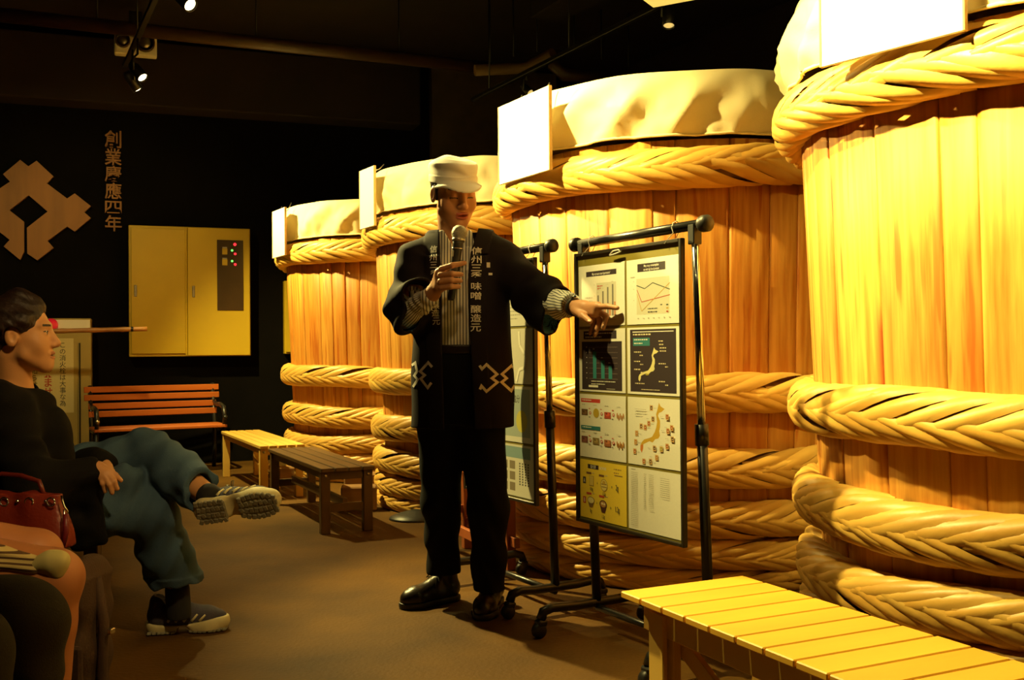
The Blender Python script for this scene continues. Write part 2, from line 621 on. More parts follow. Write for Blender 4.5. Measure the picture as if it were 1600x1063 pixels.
for vt in VATS:
    rnd = random.Random(vt['seed'] * 11)
    cx, cy = vt['c']
    R0 = vt['R']
    root = thing('miso_vat', vt['lab'], 'vat', (cx, cy, 0), 0, 'wooden miso vats in a row')
    face = math.atan2(-cy, -cx)
    # staves
    n_st = 31
    ws = [rnd.uniform(0.6, 1.6) for _ in range(n_st)]
    tot = sum(ws)
    a = rnd.uniform(0, 1)
    for w_ in ws:
        da = 2 * PI * w_ / tot
        ob('stave', stave_mesh(R0, da, rnd), M_stave, root, rot=(0, 0, a + da / 2))
        a += da
    ob('bottom', lathem([(0, 0.10), (r_wall(0.1, R0) - 0.06, 0.10), (r_wall(0.1, R0) - 0.06, 0.14), (0, 0.14)], 40), M_stave, root)
    hid_v, hid_f = [], []
    for hi, (hz, hh, rr) in enumerate(HOOPS):
        Rw = r_wall(hz, R0)
        n, m_ = 96, 10
        v, f = [], []
        for i in range(n):
            ph = 2 * PI * i / n
            for k in range(m_):
                ps = 2 * PI * k / m_
                c_, s_ = math.cos(ps), math.sin(ps)
                kk = 1 / (abs(c_) ** 2.6 + abs(s_) ** 2.6) ** (1 / 2.6)
                rad = Rw + 0.012 + (rr - 0.012) * kk * c_
                v.append((rad * math.cos(ph), rad * math.sin(ph), hz + (hh - 0.012) * kk * s_ + wob(vt['seed'], hi, ph)))
        for i in range(n):
            for k in range(m_):
                f.append((i * m_ + k, ((i + 1) % n) * m_ + k, ((i + 1) % n) * m_ + (k + 1) % m_, i * m_ + (k + 1) % m_))
        hoop = ob('hoop', pymesh('hoop', v, f), M_core, root, smooth=True)
        vars_ = {u: [strand_mesh(Rw, hh, rr, u, rnd) for _ in range(3)] for u in (True, False)}
        n_p = 50
        for k in range(n_p):
            for u in (True, False):
                ph = 2 * PI * (k + (0.5 if u else 0.0)) / n_p + rnd.uniform(-0.012, 0.012)
                d = (ph + 0.2 - face + PI) % (2 * PI) - PI
                z = hz + wob(vt['seed'], hi, ph + 0.2)
                me = vars_[u][rnd.randrange(3)]
                tilt = rnd.uniform(-0.012, 0.012)
                if abs(d) < R(74):
                    ob('strand', me, None, hoop, (0, 0, z), (0, tilt * 0.3, ph))
                else:
                    Mx = Matrix.Translation((0, 0, z)) @ Matrix.Rotation(ph, 4, 'Z')
                    b0 = len(hid_v)
                    hid_v += [Mx @ q.co for q in me.vertices]
                    hid_f += [[b0 + i for i in p.vertices] for p in me.polygons]
    ob('hoop_braid', pymesh('hoop_braid', hid_v, hid_f), M_strand, root, smooth=True, kind='stuff')

    # cloth cover over the vat's lid: gathered skirt with diagonal folds
    n, rows = 260, 16
    v, f = [], []
    sd = vt['seed'] * 13.7
    for j in range(rows + 1):
        s_ = j / rows
        for i in range(n):
            ph = 2 * PI * i / n
            q = ph * R0
            tt_ = q * 3.6 + 0.9 * mnoise.noise(Vector((q * 1.1, 0.5, sd))) - s_ * 0.75
            tri = (1 - abs((tt_ % 1.0) - 0.5) * 2) ** 1.6
            mod = max(0.12, min(1, 0.5 + 1.1 * mnoise.noise(Vector((q * 1.7, 7.0 + 0.6 * s_, sd)))))
            fold = tri * mod * 0.052
            fine = abs(mnoise.noise(Vector((q * 11, s_ * 2.2, sd + 5)))) * 0.028
            hem = 0.007 * math.sin(q * 62 + 2 * math.sin(q * 9)) * max(0, 1 - s_ * 5)
            amp = math.sin(PI * min(1, 0.12 + s_ * 0.95)) ** 0.6
            rad = R0 + 0.012 + (fold + fine) * amp + hem + 0.012 * math.sin(PI * s_)
            z = 1.862 + 0.262 * s_ + 0.006 * mnoise.noise(Vector((q * 4, 3, sd)))
            v.append((rad * math.cos(ph), rad * math.sin(ph), z))
    for j in range(rows):
        for i in range(n):
            f.append((j * n + i, j * n + (i + 1) % n, (j + 1) * n + (i + 1) % n, (j + 1) * n + i))
    b0 = rows * n
    for rk, zk in ((0.84, 2.13), (0.45, 2.145)):
        e0 = len(v)
        for i in range(n):
            ph = 2 * PI * i / n
            v.append((rk * math.cos(ph), rk * math.sin(ph), zk + 0.01 * mnoise.noise(Vector((rk * math.cos(ph) * 4, rk * math.sin(ph) * 4, sd)))))
        for i in range(n):
            f.append((b0 + i, b0 + (i + 1) % n, e0 + (i + 1) % n, e0 + i))
        b0 = e0
    f.append(list(range(b0, b0 + n)))
    o = ob('cloth_cover', pymesh('cloth_cover', v, f), M_cloth, smooth=True)
    o.location = (cx, cy, 0)
    vt['cover'] = o
    hemv = [(v[i][0] * 1.002, v[i][1] * 1.002, v[i][2] - 0.001) for i in range(0, n, 2)]
    bm = bmesh.new()
    tube(bm, hemv + [hemv[0]], 0.006, 6, False)
    ob('hem', bm, M_cloth, o)

COVER_LAB = ['cream cloth cover gathered over the top of the nearest vat',
             'cream cloth cover on the vat behind the poster stands',
             'cream cloth cover on the vat behind the presenter\'s head',
             'cream cloth cover on the farthest vat by the back wall']
for vt, lb in zip(VATS, COVER_LAB):
    tag(vt['cover'], lb, 'cover', 'cloth covers on the vats')


# white boards hung on the aisle side of each vat
def ray_circle(px, c, r):
    """nearest point where the vertical plane of sight through column px meets a circle"""
    k = (px - 800) / 1600
    A = 1 + k * k
    B = -2 * (k * c[0] + c[1])
    D = c[0] ** 2 + c[1] ** 2 - r * r
    y = (-B - math.sqrt(max(0, B * B - 4 * A * D))) / (2 * A)
    return Vector((k * y, y, 0))


BOARDS = [(0, 1401, 38, 1290, 1512, 1.788, 2.17, 'white blank board hung on the rim of the nearest vat'),
          (1, 826, 29, 784, 862, 1.745, 2.10, 'white blank board hung on the vat behind the poster stands'),
          (2, 576, 30, 565, 587, 1.76, 2.13, 'white blank board hung on the vat behind the presenter'),
          (3, 438, 30, 428, 447, 1.73, 2.10, 'white blank board hung on the farthest vat by the lockers')]
for vi, pm, ang, pl, pr, z0, z1, lb in BOARDS:
    vt = VATS[vi]
    M0 = ray_circle(pm, vt['c'], vt['R'] + 0.105)
    d = Vector((math.sin(R(ang)), -math.cos(R(ang)), 0))     # towards the near end
    nrm = Vector((-d.y, d.x, 0))

    def hit(px):
        k = (px - 800) / 1600
        # M0 + d*s lies on x = k*y
        return (k * M0.y - M0.x) / (d.x - k * d.y)
    s0, s1 = hit(pl), hit(pr)
    if s0 > s1:
        s0, s1 = s1, s0
    mid = M0 + d * ((s0 + s1) / 2)
    root = thing('hanging_board', lb, 'board', (mid.x, mid.y, (z0 + z1) / 2), math.atan2(d.y, d.x), 'white boards on the vat rims')
    ob('panel', bxm((0, 0, 0), (s1 - s0, 0.012, z1 - z0), 0.002), M_white_board, root)
    for sx in (-1, 1):
        ob('edge_strip', bxm((sx * ((s1 - s0) / 2 + 0.003), 0, 0), (0.006, 0.016, z1 - z0), 0.001), M_edge, root, label='bare wood edge')
    hk = bmesh.new()
    for sx in (-1, 1):
        tube(hk, [(sx * 0.12, 0.006, (z1 - z0) / 2 - 0.03), (sx * 0.12, 0.03, (z1 - z0) / 2 - 0.02), (sx * 0.12, 0.06, 2.135 - (z0 + z1) / 2 + 0.006)], 0.003, 5)
    ob('hook', hk, M_steel, root)


def at_z(px, py, z):
    d = CAM_M.to_3x3() @ Vector(((px - 800) / 1600, -(py - 531.5) / 1600, -1))
    return Vector((0, 0, 1.0)) + d * ((z - 1.0) / d.z)


# ------------------------------------------------------------------ sleepers beside the vats
def sleeper(c, s, rz, lb):
    bm = bxm((0, 0, s[2] / 2), s, 0.008)
    tag(ob('timber_block', bm, M_block, loc=(c[0], c[1], 0), rot=(0, 0, rz)), lb, 'block', 'timber blocks by the vats')


sleeper((-1.03, 7.24), (0.32, 0.16, 0.13), 0.12, 'long lit timber block seen under the dark slatted bench')
sleeper((-0.965, 6.42), (0.22, 0.15, 0.15), 0.12, 'timber block beside the foot of the second vat from the back')
sleeper((-1.735, 7.85), (0.12, 0.14, 0.11), 0.3, 'small pale timber block by the farthest vat, beyond the benches')


# ------------------------------------------------------------------ benches
def leg_bm(x, y, z0, z1, a=0.045, b=0.045):
    return bxm((x, y, (z0 + z1) / 2), (a, b, z1 - z0), 0.003)


def slat_bench(name, lab, o, d, length, width, h, nsl, m, leg_m, brace=None):
    """bench with slats along its length; o = near left corner on the floor, d = direction to the far end"""
    rz = math.atan2(d.y, d.x)
    root = thing(name, lab, 'bench', (o.x, o.y, 0), rz)       # local x runs away from the camera, y to the left
    sw = width / nsl
    for i in range(nsl):
        y = -(i + 0.5) * sw
        ob('slat', bxm((length / 2, y, h - 0.011), (length, sw - 0.009, 0.022), 0.003), m, root)
    lg = {}
    for x in (0.05, length - 0.05):
        for y in (-0.035, -width + 0.035):
            lg[(x, y)] = ob('leg', leg_bm(x, y, 0, h - 0.022, 0.042, 0.052), leg_m, root)
    for x in (0.05, length - 0.05):
        ob('end_rail', bxm((x, -width / 2, h - 0.045), (0.024, width - 0.124, 0.045), 0.002), leg_m, root)
    for y in (-0.03, -width + 0.03):
        ob('side_rail', bxm((length / 2, y, h - 0.042), (length - 0.15, 0.022, 0.038), 0.002), leg_m, root)
    return root, lg


dB = Vector((-0.435, 0.90, 0)).normalized()
oB = Vector((-1.035, 5.515, 0))
rootB, lgB = slat_bench('slatted_bench', 'dark brown slatted bench standing left of the presenter', oB, dB, 1.30, 0.31, 0.36, 4, M_dkb, M_dkb)
for x in (0.05, 1.25):
    ob('stretcher', bxm((x, -0.155, 0.14), (0.03, 0.19, 0.045), 0.002), M_dkb, rootB)
ob('stretcher', bxm((0.65, -0.155, 0.16), (1.17, 0.03, 0.045), 0.002), M_dkb, rootB)
for y in (-0.035, -0.275):
    bm = lathem([(0, 0.004), (0.008, 0.003), (0.010, 0), (0, 0)], 10, Matrix.Translation((0.029, y, 0.315)) @ Matrix.Rotation(-PI / 2, 4, 'Y'))
    ob('bolt', bm, M_steel, rootB, label='bright bolt head')
oA = Vector((-1.695, 6.86, 0))
rootA, lgA = slat_bench('slatted_bench', 'pale yellow slatted bench beyond the dark one, by the farthest vat', oA, dB, 1.46, 0.31, 0.36, 5, M_yel, M_yel)
for y in (-0.035, -0.275):
    bm = lathem([(0, 0.004), (0.008, 0.003), (0.010, 0), (0, 0)], 10, Matrix.Translation((0.029, y, 0.315)) @ Matrix.Rotation(-PI / 2, 4, 'Y'))
    ob('bolt', bm, M_steel, rootA, label='bright bolt head')
for pts in ([(0.10, -0.155, 0.05), (0.75, -0.155, 0.30)], [(0.10, -0.155, 0.30), (0.75, -0.155, 0.05)], [(0.05, -0.06, 0.17), (0.9, -0.155, 0.18)]):
    ob('brace_rod', tubem(pts, 0.009, 8), M_yel, rootA)

# near bench: planks laid crosswise on aprons
dN = Vector((0.43, -0.90, 0)).normalized()
oN = at_z(969, 923, 0.40)
rzN = math.atan2(dN.y, dN.x)
nb = thing('plank_bench', 'yellow bench of crosswise planks at the bottom right corner', 'bench', (oN.x, oN.y, 0), rzN)   # local x to the camera, y to the right-back
pw, wN, hN = 0.0905, 0.375, 0.40
nP = 17
rq = random.Random(3)
for i in range(nP):
    wv = wN + (0.022 if i == 13 else 0.0) + rq.uniform(-0.002, 0.002)
    ob('plank', bxm(((i + 0.5) * pw, wv / 2, hN - 0.009), (pw - 0.005, wv, 0.016), 0.0025), M_yelx, nb)
LN = nP * pw
for y, mm in ((0.045, M_yel), (wN - 0.045, M_yel)):
    ob('apron', bxm((LN / 2, y, hN - 0.018 - 0.034), (LN - 0.10, 0.02, 0.068), 0.002), mm, nb)
for x in (0.12, LN - 0.12):
    for y in (0.030, wN - 0.030):
        ob('leg', bxm((x, y, (hN - 0.03) / 2), (0.060, 0.014 if y < 0.1 else 0.02, hN - 0.03), 0.002), M_yel, nb)
        ob('leg_batten', bxm((x + 0.02, y + (0.024 if y < 0.1 else -0.024), 0.17), (0.05, 0.022, 0.30), 0.002), M_yel, nb)
ob('cross_rail', bxm((0.12, wN / 2, 0.30), (0.02, wN - 0.1, 0.05), 0.002), M_yel, nb)
ob('cross_rail', bxm((LN - 0.12, wN / 2, 0.30), (0.02, wN - 0.1, 0.05), 0.002), M_yel, nb)
bm = bmesh.new()
for x0, x1 in ((0.15, 0.66), (LN - 0.15, LN - 0.66)):
    a = Vector((x0, 0.075, 0.300))
    b = Vector((x1, 0.075, 0.035))
    dd = b - a
    Mx = Matrix.Translation((a + b) / 2) @ Matrix.Rotation(-math.atan2(dd.z, dd.x), 4, 'Y')
    ob('diagonal_brace', bxm((0, 0, 0), (dd.length, 0.016, 0.045), 0.002, Mx), M_yel, nb)
bm.free()
ob('centre_post', bxm((0.56, 0.13, 0.165), (0.05, 0.03, 0.33), 0.002), M_redstool, nb, label='red-brown middle post')

# red-brown stool behind the presenter's legs
ds = Vector((0.39, -0.92, 0)).normalized()
st = thing('wooden_stool', 'red-brown wooden stool seen between the presenter\'s legs', 'stool', (-0.235, 5.15, 0), math.atan2(ds.y, ds.x))
ob('seat', bxm((0.32, -0.06, 0.475), (0.70, 0.18, 0.025), 0.004), M_redstool, st)
for x in (0.0, 0.56):
    for y in (0.0, -0.12):
        ob('leg', bxm((x, y, 0.231), (0.042, 0.042, 0.462), 0.003), M_redstool, st)
    ob('end_stretcher', bxm((x, -0.06, 0.20), (0.022, 0.078, 0.04), 0.002), M_redstool, st)
for y in (0.0, -0.12):
    ob('side_stretcher', bxm((0.30, y, 0.135), (0.70, 0.022, 0.045), 0.002), M_redstool, st)
    ob('seat_rail', bxm((0.28, y, 0.44), (0.518, 0.022, 0.044), 0.002), M_redstool, st)

tag(ob('floor_base', lathem([(0, 0.055), (0.035, 0.05), (0.11, 0.03), (0.155, 0.012), (0.16, 0), (0, 0)], 32), M_blackp, loc=(-0.575, 6.06, 0)),
    'round black base plate lying on the floor behind the presenter', 'base')

# park bench with red slats in front of the back wall
dW = Vector((0.88, 0.475, 0)).normalized()
wb = thing('park_bench', 'red-slatted bench with black iron ends by the black wall', 'bench', (-3.28, 8.03, 0), math.atan2(dW.y, dW.x))  # x right, y to the wall
LWB = 1.03
for i in range(4):
    ob('seat_slat', bxm((LWB / 2, 0.03 + i * 0.095, 0.378), (LWB, 0.075, 0.024), 0.004), M_redslat, wb)
bk_slats = [(0.488, 0.395), (0.552, 0.413), (0.622, 0.433), (0.688, 0.452)]
for i, (z, y) in enumerate(bk_slats):
    ob('back_slat', bxm((LWB / 2, y, z), (LWB + (0.06 if i > 1 else 0.0), 0.022, 0.050), 0.004), M_redslat, wb)
for x in (0.02, LWB - 0.02):
    bm = bmesh.new()
    tube(bm, [(x, 0.02, 0), (x, 0.05, 0.20), (x, 0.03, 0.35)], 0.018, 8)
    tube(bm, [(x, 0.42, 0), (x, 0.38, 0.20), (x, 0.385, 0.40), (x, 0.470, 0.72)], 0.018, 8)
    tube(bm, [(x, 0.03, 0.352), (x, 0.385, 0.352)], 0.012, 8)
    f = ob('iron_end', bm, M_black, wb)
    ob('armrest', tubem([(x, 0.03, 0.36), (x, -0.01, 0.45), (x, 0.03, 0.53), (x, 0.16, 0.55), (x, 0.30, 0.545), (x, 0.42, 0.57)], [0.016, 0.018, 0.02, 0.02, 0.018, 0.014], 8), M_black, f)
    ob('arm_knob', lathem([(0, 0.016), (0.014, 0.008), (0.02, 0), (0.014, -0.012), (0, -0.014)], 12,
                          Matrix.Translation((x, -0.030, 0.45)) @ Matrix.Rotation(PI / 2, 4, 'X')), M_steel if x < 0.5 else M_black, f)


# ------------------------------------------------------------------ flat print helper
def ink_material(name, rough=0.75):
    m, t, b = nt(name)
    a = N(t, 'ShaderNodeVertexColor', layer_name='ink')
    no = N(t, 'ShaderNodeTexNoise')
    no.inputs['Scale'].default_value = 40
    mr = N(t, 'ShaderNodeMapRange')
    mr.inputs['To Min'].default_value = 0.94
    mr.inputs['To Max'].default_value = 1.04
    t.links.new(no.outputs['Fac'], mr.inputs[0])
    mx = N(t, 'ShaderNodeVectorMath', operation='SCALE')
    t.links.new(a.outputs['Color'], mx.inputs[0])
    t.links.new(mr.outputs[0], mx.inputs['Scale'])
    t.links.new(mx.outputs[0], b.inputs['Base Color'])
    b.inputs['Roughness'].default_value = rough
    return m


M_ink = ink_material('printed_paper')


class Sheet:
    """a printed sheet: u to the right, v down, both in metres; later layers lie a hair above earlier ones"""

    def __init__(s, w, h, col, z=0.0):
        s.w, s.h = w, h
        s.v, s.f, s.c = [], [], []
        s.k = 0
        s.rect(0, 0, w, h, col)
        # thickness of the paper
        i = len(s.v)
        s.v += [(0, 0.001, 0), (w, 0.001, 0), (w, 0.001, -h), (0, 0.001, -h)]
        s.f += [(i + 3, i + 2, i + 1, i), (0, 3, i + 3, i), (2, 1, i + 1, i + 2)]
        s.c += [col] * 3

    def poly(s, pts, col, up=1):
        i = len(s.v)
        y = -0.00004 * s.k
        s.v += [(x, y, -q) for x, q in pts]
        s.f.append(tuple(range(i, i + len(pts))))
        s.c.append(col)
        s.k += up

    def rect(s, a, b, c, d, col, up=1):
        s.poly([(a, d), (c, d), (c, b), (a, b)], col, up)

    def line(s, p, q, w, col, up=1):
        d = Vector((q[0] - p[0], q[1] - p[1]))
        n = Vector((-d.y, d.x)).normalized() * w / 2
        s.poly([(p[0] - n.x, p[1] - n.y), (q[0] - n.x, q[1] - n.y), (q[0] + n.x, q[1] + n.y), (p[0] + n.x, p[1] + n.y)], col, up)

    def disc(s, x, y, rx, ry, col, n=12, up=1):
        s.poly([(x + rx * math.cos(-2 * PI * k / n), y + ry * math.sin(-2 * PI * k / n)) for k in range(n)], col, up)

    def text(s, t, x, y, h, col, sx=1.0, bold=0.0, mid=False):
        v, f = text2d(t, bold)
        if not v:
            return
        xs = [p[0] for p in v]
        wd = (max(xs)) * h * sx
        x0 = x - wd / 2 if mid else x
        i = len(s.v)
        yy = -0.00004 * s.k
        s.v += [(x0 + p[0] * h * sx, yy, -(y - p[1] * h)) for p in v]
        s.f += [tuple(i + k for k in q) for q in f]
        s.c += [col] * len(f)
        s.k += 1

    def greek(s, x, y, w, h, col, rows=3, gap=1.9, seed=1):
        """rows of unreadably small writing"""
        r = random.Random(seed)
        for j in range(rows):
            a = x
            end = x + w * (1 if j < rows - 1 else 0.6)
            while a < end - h * 0.4:
                b = min(end, a + r.uniform(0.6, 2.2) * h)
                s.rect(a, y + j * h * gap, b, y + j * h * gap + h * 0.62, col, 0)
                a = b + h * 0.45
        s.k += 1

    def build(s, name, parent, loc, rot=None, m=None):
        me = pymesh(name, s.v, s.f)
        at_ = me.color_attributes.new('ink', 'FLOAT_COLOR', 'CORNER')
        for p in me.polygons:
            for li in p.loop_indices:
                at_.data[li].color = (*s.c[p.index], 1)
        return ob(name, me, m or M_ink, parent, loc, rot)


PAPER = (0.86, 0.84, 0.74)
GREY = (0.55, 0.53, 0.45)
DK = (0.035, 0.02, 0.025)
INK = (0.05, 0.045, 0.04)
RED = (0.55, 0.05, 0.03)
TEAL = (0.03, 0.20, 0.22)
OCH = (0.62, 0.38, 0.03)

JAPAN = [(0.60, 0.00), (0.635, 0.06), (0.72, 0.10), (0.66, 0.15), (0.60, 0.17), (0.575, 0.22), (0.59, 0.25), (0.62, 0.30), (0.62, 0.40), (0.60, 0.48),
         (0.615, 0.55), (0.58, 0.60), (0.51, 0.62), (0.45, 0.68), (0.38, 0.665), (0.30, 0.70), (0.24, 0.73), (0.235, 0.80), (0.205, 0.88), (0.17, 0.83), (0.175, 0.75),
         (0.20, 0.70), (0.26, 0.645), (0.36, 0.615), (0.44, 0.585), (0.50, 0.50), (0.535, 0.42), (0.555, 0.33), (0.545, 0.26), (0.535, 0.20), (0.565, 0.12)]


def sheet_bars(w, h):
    s = Sheet(w, h, PAPER)
    s.rect(0.17 * w, 0.10 * h, 0.83 * w, 0.185 * h, DK)
    s.text('May soy sauce cause hypertension?', 0.50 * w, 0.165 * h, 0.058 * h, PAPER, 0.62, 0.01, True)
    s.rect(0.40 * w, 0.30 * h, 0.82 * w, 0.84 * h, (0.66, 0.64, 0.52))
    for i, (t1, t2) in enumerate(((0.50, 0.70), (0.44, 0.68), (0.38, 0.66), (0.34, 0.62))):
        x = (0.42 + 0.105 * i) * w
        s.rect(x, t1 * h, x + 0.032 * w, 0.84 * h, (0.20, 0.19, 0.16), 0)
        s.rect(x + 0.042 * w, t2 * h, x + 0.074 * w, 0.84 * h, (0.60, 0.26, 0.12))
        s.greek(x - 0.01 * w, (t1 - 0.05) * h, 0.06 * w, 0.018 * h, GREY, 1)
    s.rect(0.425 * w, 0.34 * h, 0.445 * w, 0.365 * h, RED, 0)
    s.rect(0.425 * w, 0.38 * h, 0.445 * w, 0.405 * h, RED)
    s.greek(0.45 * w, 0.345 * h, 0.09 * w, 0.02 * h, RED, 2)
    s.greek(0.15 * w, 0.52 * h, 0.16 * w, 0.026 * h, GREY, 4, 2.2)
    for y in (0.32, 0.50, 0.68):
        s.greek(0.35 * w, y * h, 0.03 * w, 0.02 * h, GREY, 1)
    s.greek(0.42 * w, 0.90 * h, 0.40 * w, 0.02 * h, GREY, 2, 2.5)
    return s


def sheet_lines(w, h):
    s = Sheet(w, h, PAPER)
    s.rect(0.22 * w, 0.075 * h, 0.76 * w, 0.20 * h, DK)
    s.text('May soup consumption', 0.49 * w, 0.128 * h, 0.052 * h, PAPER, 0.75, 0.01, True)
    s.text('not with high blood pressure', 0.49 * w, 0.185 * h, 0.052 * h, PAPER, 0.62, 0.01, True)
    s.rect(0.20 * w, 0.30 * h, 0.83 * w, 0.85 * h, (0.68, 0.65, 0.50))
    pts = [(0.20, 0.40), (0.36, 0.46), (0.52, 0.38), (0.84, 0.50)]
    for a, b in zip(pts, pts[1:]):
        s.line((a[0] * w, a[1] * h), (b[0] * w, b[1] * h), 0.010 * w, (0.05, 0.07, 0.05))
    pts = [(0.21, 0.47), (0.30, 0.66), (0.84, 0.58)]
    for a, b in zip(pts, pts[1:]):
        s.line((a[0] * w, a[1] * h), (b[0] * w, b[1] * h), 0.009 * w, (0.50, 0.06, 0.02))
    pts = [(0.21, 0.53), (0.30, 0.80), (0.84, 0.40)]
    for a, b in zip(pts, pts[1:]):
        s.line((a[0] * w, a[1] * h), (b[0] * w, b[1] * h), 0.008 * w, (0.58, 0.36, 0.05))
    for j, c in enumerate(((0.05, 0.07, 0.05), (0.58, 0.36, 0.05), (0.5, 0.06, 0.02))):
        s.greek((0.66 - 0.24 * (j > 0)) * w, (0.71 + 0.05 * j) * h, (0.07 + 0.24 * (j > 0)) * w, 0.024 * h, INK, 1, seed=j)
        s.disc(0.79 * w, (0.722 + 0.05 * j) * h, 0.022 * w, 0.011 * h, c)
    for y in (0.33, 0.45, 0.62):
        s.greek(0.14 * w, y * h, 0.03 * w, 0.022 * h, GREY, 1)
    s.greek(0.08 * w, 0.26 * h, 0.14 * w, 0.02 * h, GREY, 1)
    for k in range(7):
        s.greek((0.22 + 0.10 * k) * w, 0.90 * h, 0.05 * w, 0.02 * h, GREY, 1, seed=k)
    return s


def sheet_dark_bars(w, h):
    s = Sheet(w, h, PAPER)
    s.rect(0.10 * w, 0.03 * h, 0.82 * w, 0.16 * h, DK)
    s.greek(0.14 * w, 0.06 * h, 0.60 * w, 0.03 * h, PAPER, 2)
    s.rect(0.06 * w, 0.20 * h, 0.93 * w, 0.97 * h, DK)
    for k in range(7):
        s.rect(0.22 * w, (0.29 + 0.083 * k) * h, 0.84 * w, (0.293 + 0.083 * k) * h, (0.40, 0.30, 0.26), 0)
        s.greek(0.16 * w, (0.28 + 0.083 * k) * h, 0.035 * w, 0.022 * h, PAPER, 1)
    for x, t in ((0.31, 0.36), (0.49, 0.50), (0.65, 0.58)):
        s.rect(x * w, t * h, (x + 0.075) * w, 0.79 * h, (0.03, 0.24, 0.26))
        s.greek(x * w, (t - 0.05) * h, 0.06 * w, 0.024 * h, PAPER, 1)
    s.greek(0.27 * w, 0.825 * h, 0.52 * w, 0.022 * h, PAPER, 2, 2)
    s.rect(0.21 * w, 0.895 * h, 0.42 * w, 0.93 * h, PAPER)
    s.greek(0.60 * w, 0.94 * h, 0.31 * w, 0.016 * h, GREY, 1)
    return s


def sheet_dark_map(w, h):
    s = Sheet(w, h, PAPER)
    s.rect(0.06 * w, 0.03 * h, 0.945 * w, 0.965 * h, DK)
    s.rect(0.11 * w, 0.06 * h, 0.90 * w, 0.073 * h, PAPER)
    s.greek(0.12 * w, 0.095 * h, 0.58 * w, 0.034 * h, (0.75, 0.68, 0.45), 1)
    s.rect(0.12 * w, 0.155 * h, 0.45 * w, 0.275 * h, TEAL)
    s.greek(0.14 * w, 0.175 * h, 0.28 * w, 0.026 * h, PAPER, 2, 2.1)
    s.poly([((0.10 + 0.72 * x) * w, (0.30 + 0.58 * y) * h) for x, y in JAPAN][::-1], (0.80, 0.72, 0.32))
    s.disc(0.395 * w, 0.70 * h, 0.035 * w, 0.012 * h, (0.45, 0.36, 0.05))
    for x, y, ww in ((0.62, 0.20, 0.15), (0.63, 0.25, 0.16), (0.64, 0.30, 0.20), (0.64, 0.345, 0.20), (0.14, 0.36, 0.24), (0.25, 0.41, 0.13), (0.14, 0.50, 0.20),
                     (0.26, 0.545, 0.10), (0.14, 0.62, 0.22), (0.27, 0.665, 0.10), (0.62, 0.53, 0.22), (0.74, 0.575, 0.09), (0.62, 0.79, 0.22), (0.74, 0.84, 0.09), (0.16, 0.83, 0.32)):
        s.greek(x * w, y * h, ww * w, 0.026 * h, (0.72, 0.62, 0.40), 1, seed=int(x * 100 + y * 999))
    s.greek(0.28 * w, 0.92 * h, 0.62 * w, 0.018 * h, (0.72, 0.62, 0.40), 1)
    return s


def sheet_food(w, h):
    s = Sheet(w, h, PAPER)
    for r_, (y, c) in enumerate(((0.07, (0.62, 0.05, 0.03)), (0.50, TEAL))):
        s.rect(0.03 * w, y * h, 0.46 * w, (y + 0.06) * h, c)
        s.greek(0.06 * w, (y + 0.017) * h, 0.34 * w, 0.026 * h, PAPER, 1)
        cols = [((0.16, 0.08, 0.03), (0.55, 0.38, 0.03), (0.45, 0.07, 0.03), (0.50, 0.22, 0.05)), ((0.20, 0.07, 0.05), (0.28, 0.20, 0.07), (0.40, 0.14, 0.05), (0.52, 0.24, 0.05))][r_]
        for k in range(4):
            x = 0.04 + 0.255 * k
            yy = y + 0.17
            s.greek((x + 0.01) * w, (y + 0.09) * h, 0.13 * w, 0.02 * h, GREY, 1, seed=k)
            if k == 3:
                for q in range(5):
                    s.disc((x + 0.02 + 0.032 * q) * w, (yy + 0.06 + 0.03 * (q % 2)) * h, 0.013 * w, 0.045 * h, cols[k], 8, 0)
                s.k += 1
            elif k == 1 and r_ == 0:
                s.disc((x + 0.075) * w, (yy + 0.05) * h, 0.065 * w, 0.075 * h, cols[k])
            else:
                s.rect(x * w, (yy + 0.01 * k) * h, (x + 0.14) * w, (yy + 0.10 + 0.01 * k) * h, cols[k])
                s.disc((x + 0.07) * w, (yy + 0.055) * h, 0.05 * w, 0.03 * h, tuple(min(1, q * 1.6) for q in cols[k]))
                s.disc((x + 0.05) * w, (yy + 0.045) * h, 0.02 * w, 0.015 * h, tuple(q * 0.5 for q in cols[k]))
            if k < 3:
                s.disc((x + 0.195) * w, (yy + 0.055) * h, 0.026 * w, 0.024 * h, RED)
                s.disc((x + 0.195) * w, (yy + 0.055) * h, 0.014 * w, 0.012 * h, PAPER)
                s.greek((x + 0.165) * w, (yy - 0.02) * h, 0.06 * w, 0.02 * h, RED, 1, seed=k)
                s.greek((x + 0.165) * w, (yy + 0.115) * h, 0.06 * w, 0.02 * h, INK, 1, seed=k + 3)
    return s


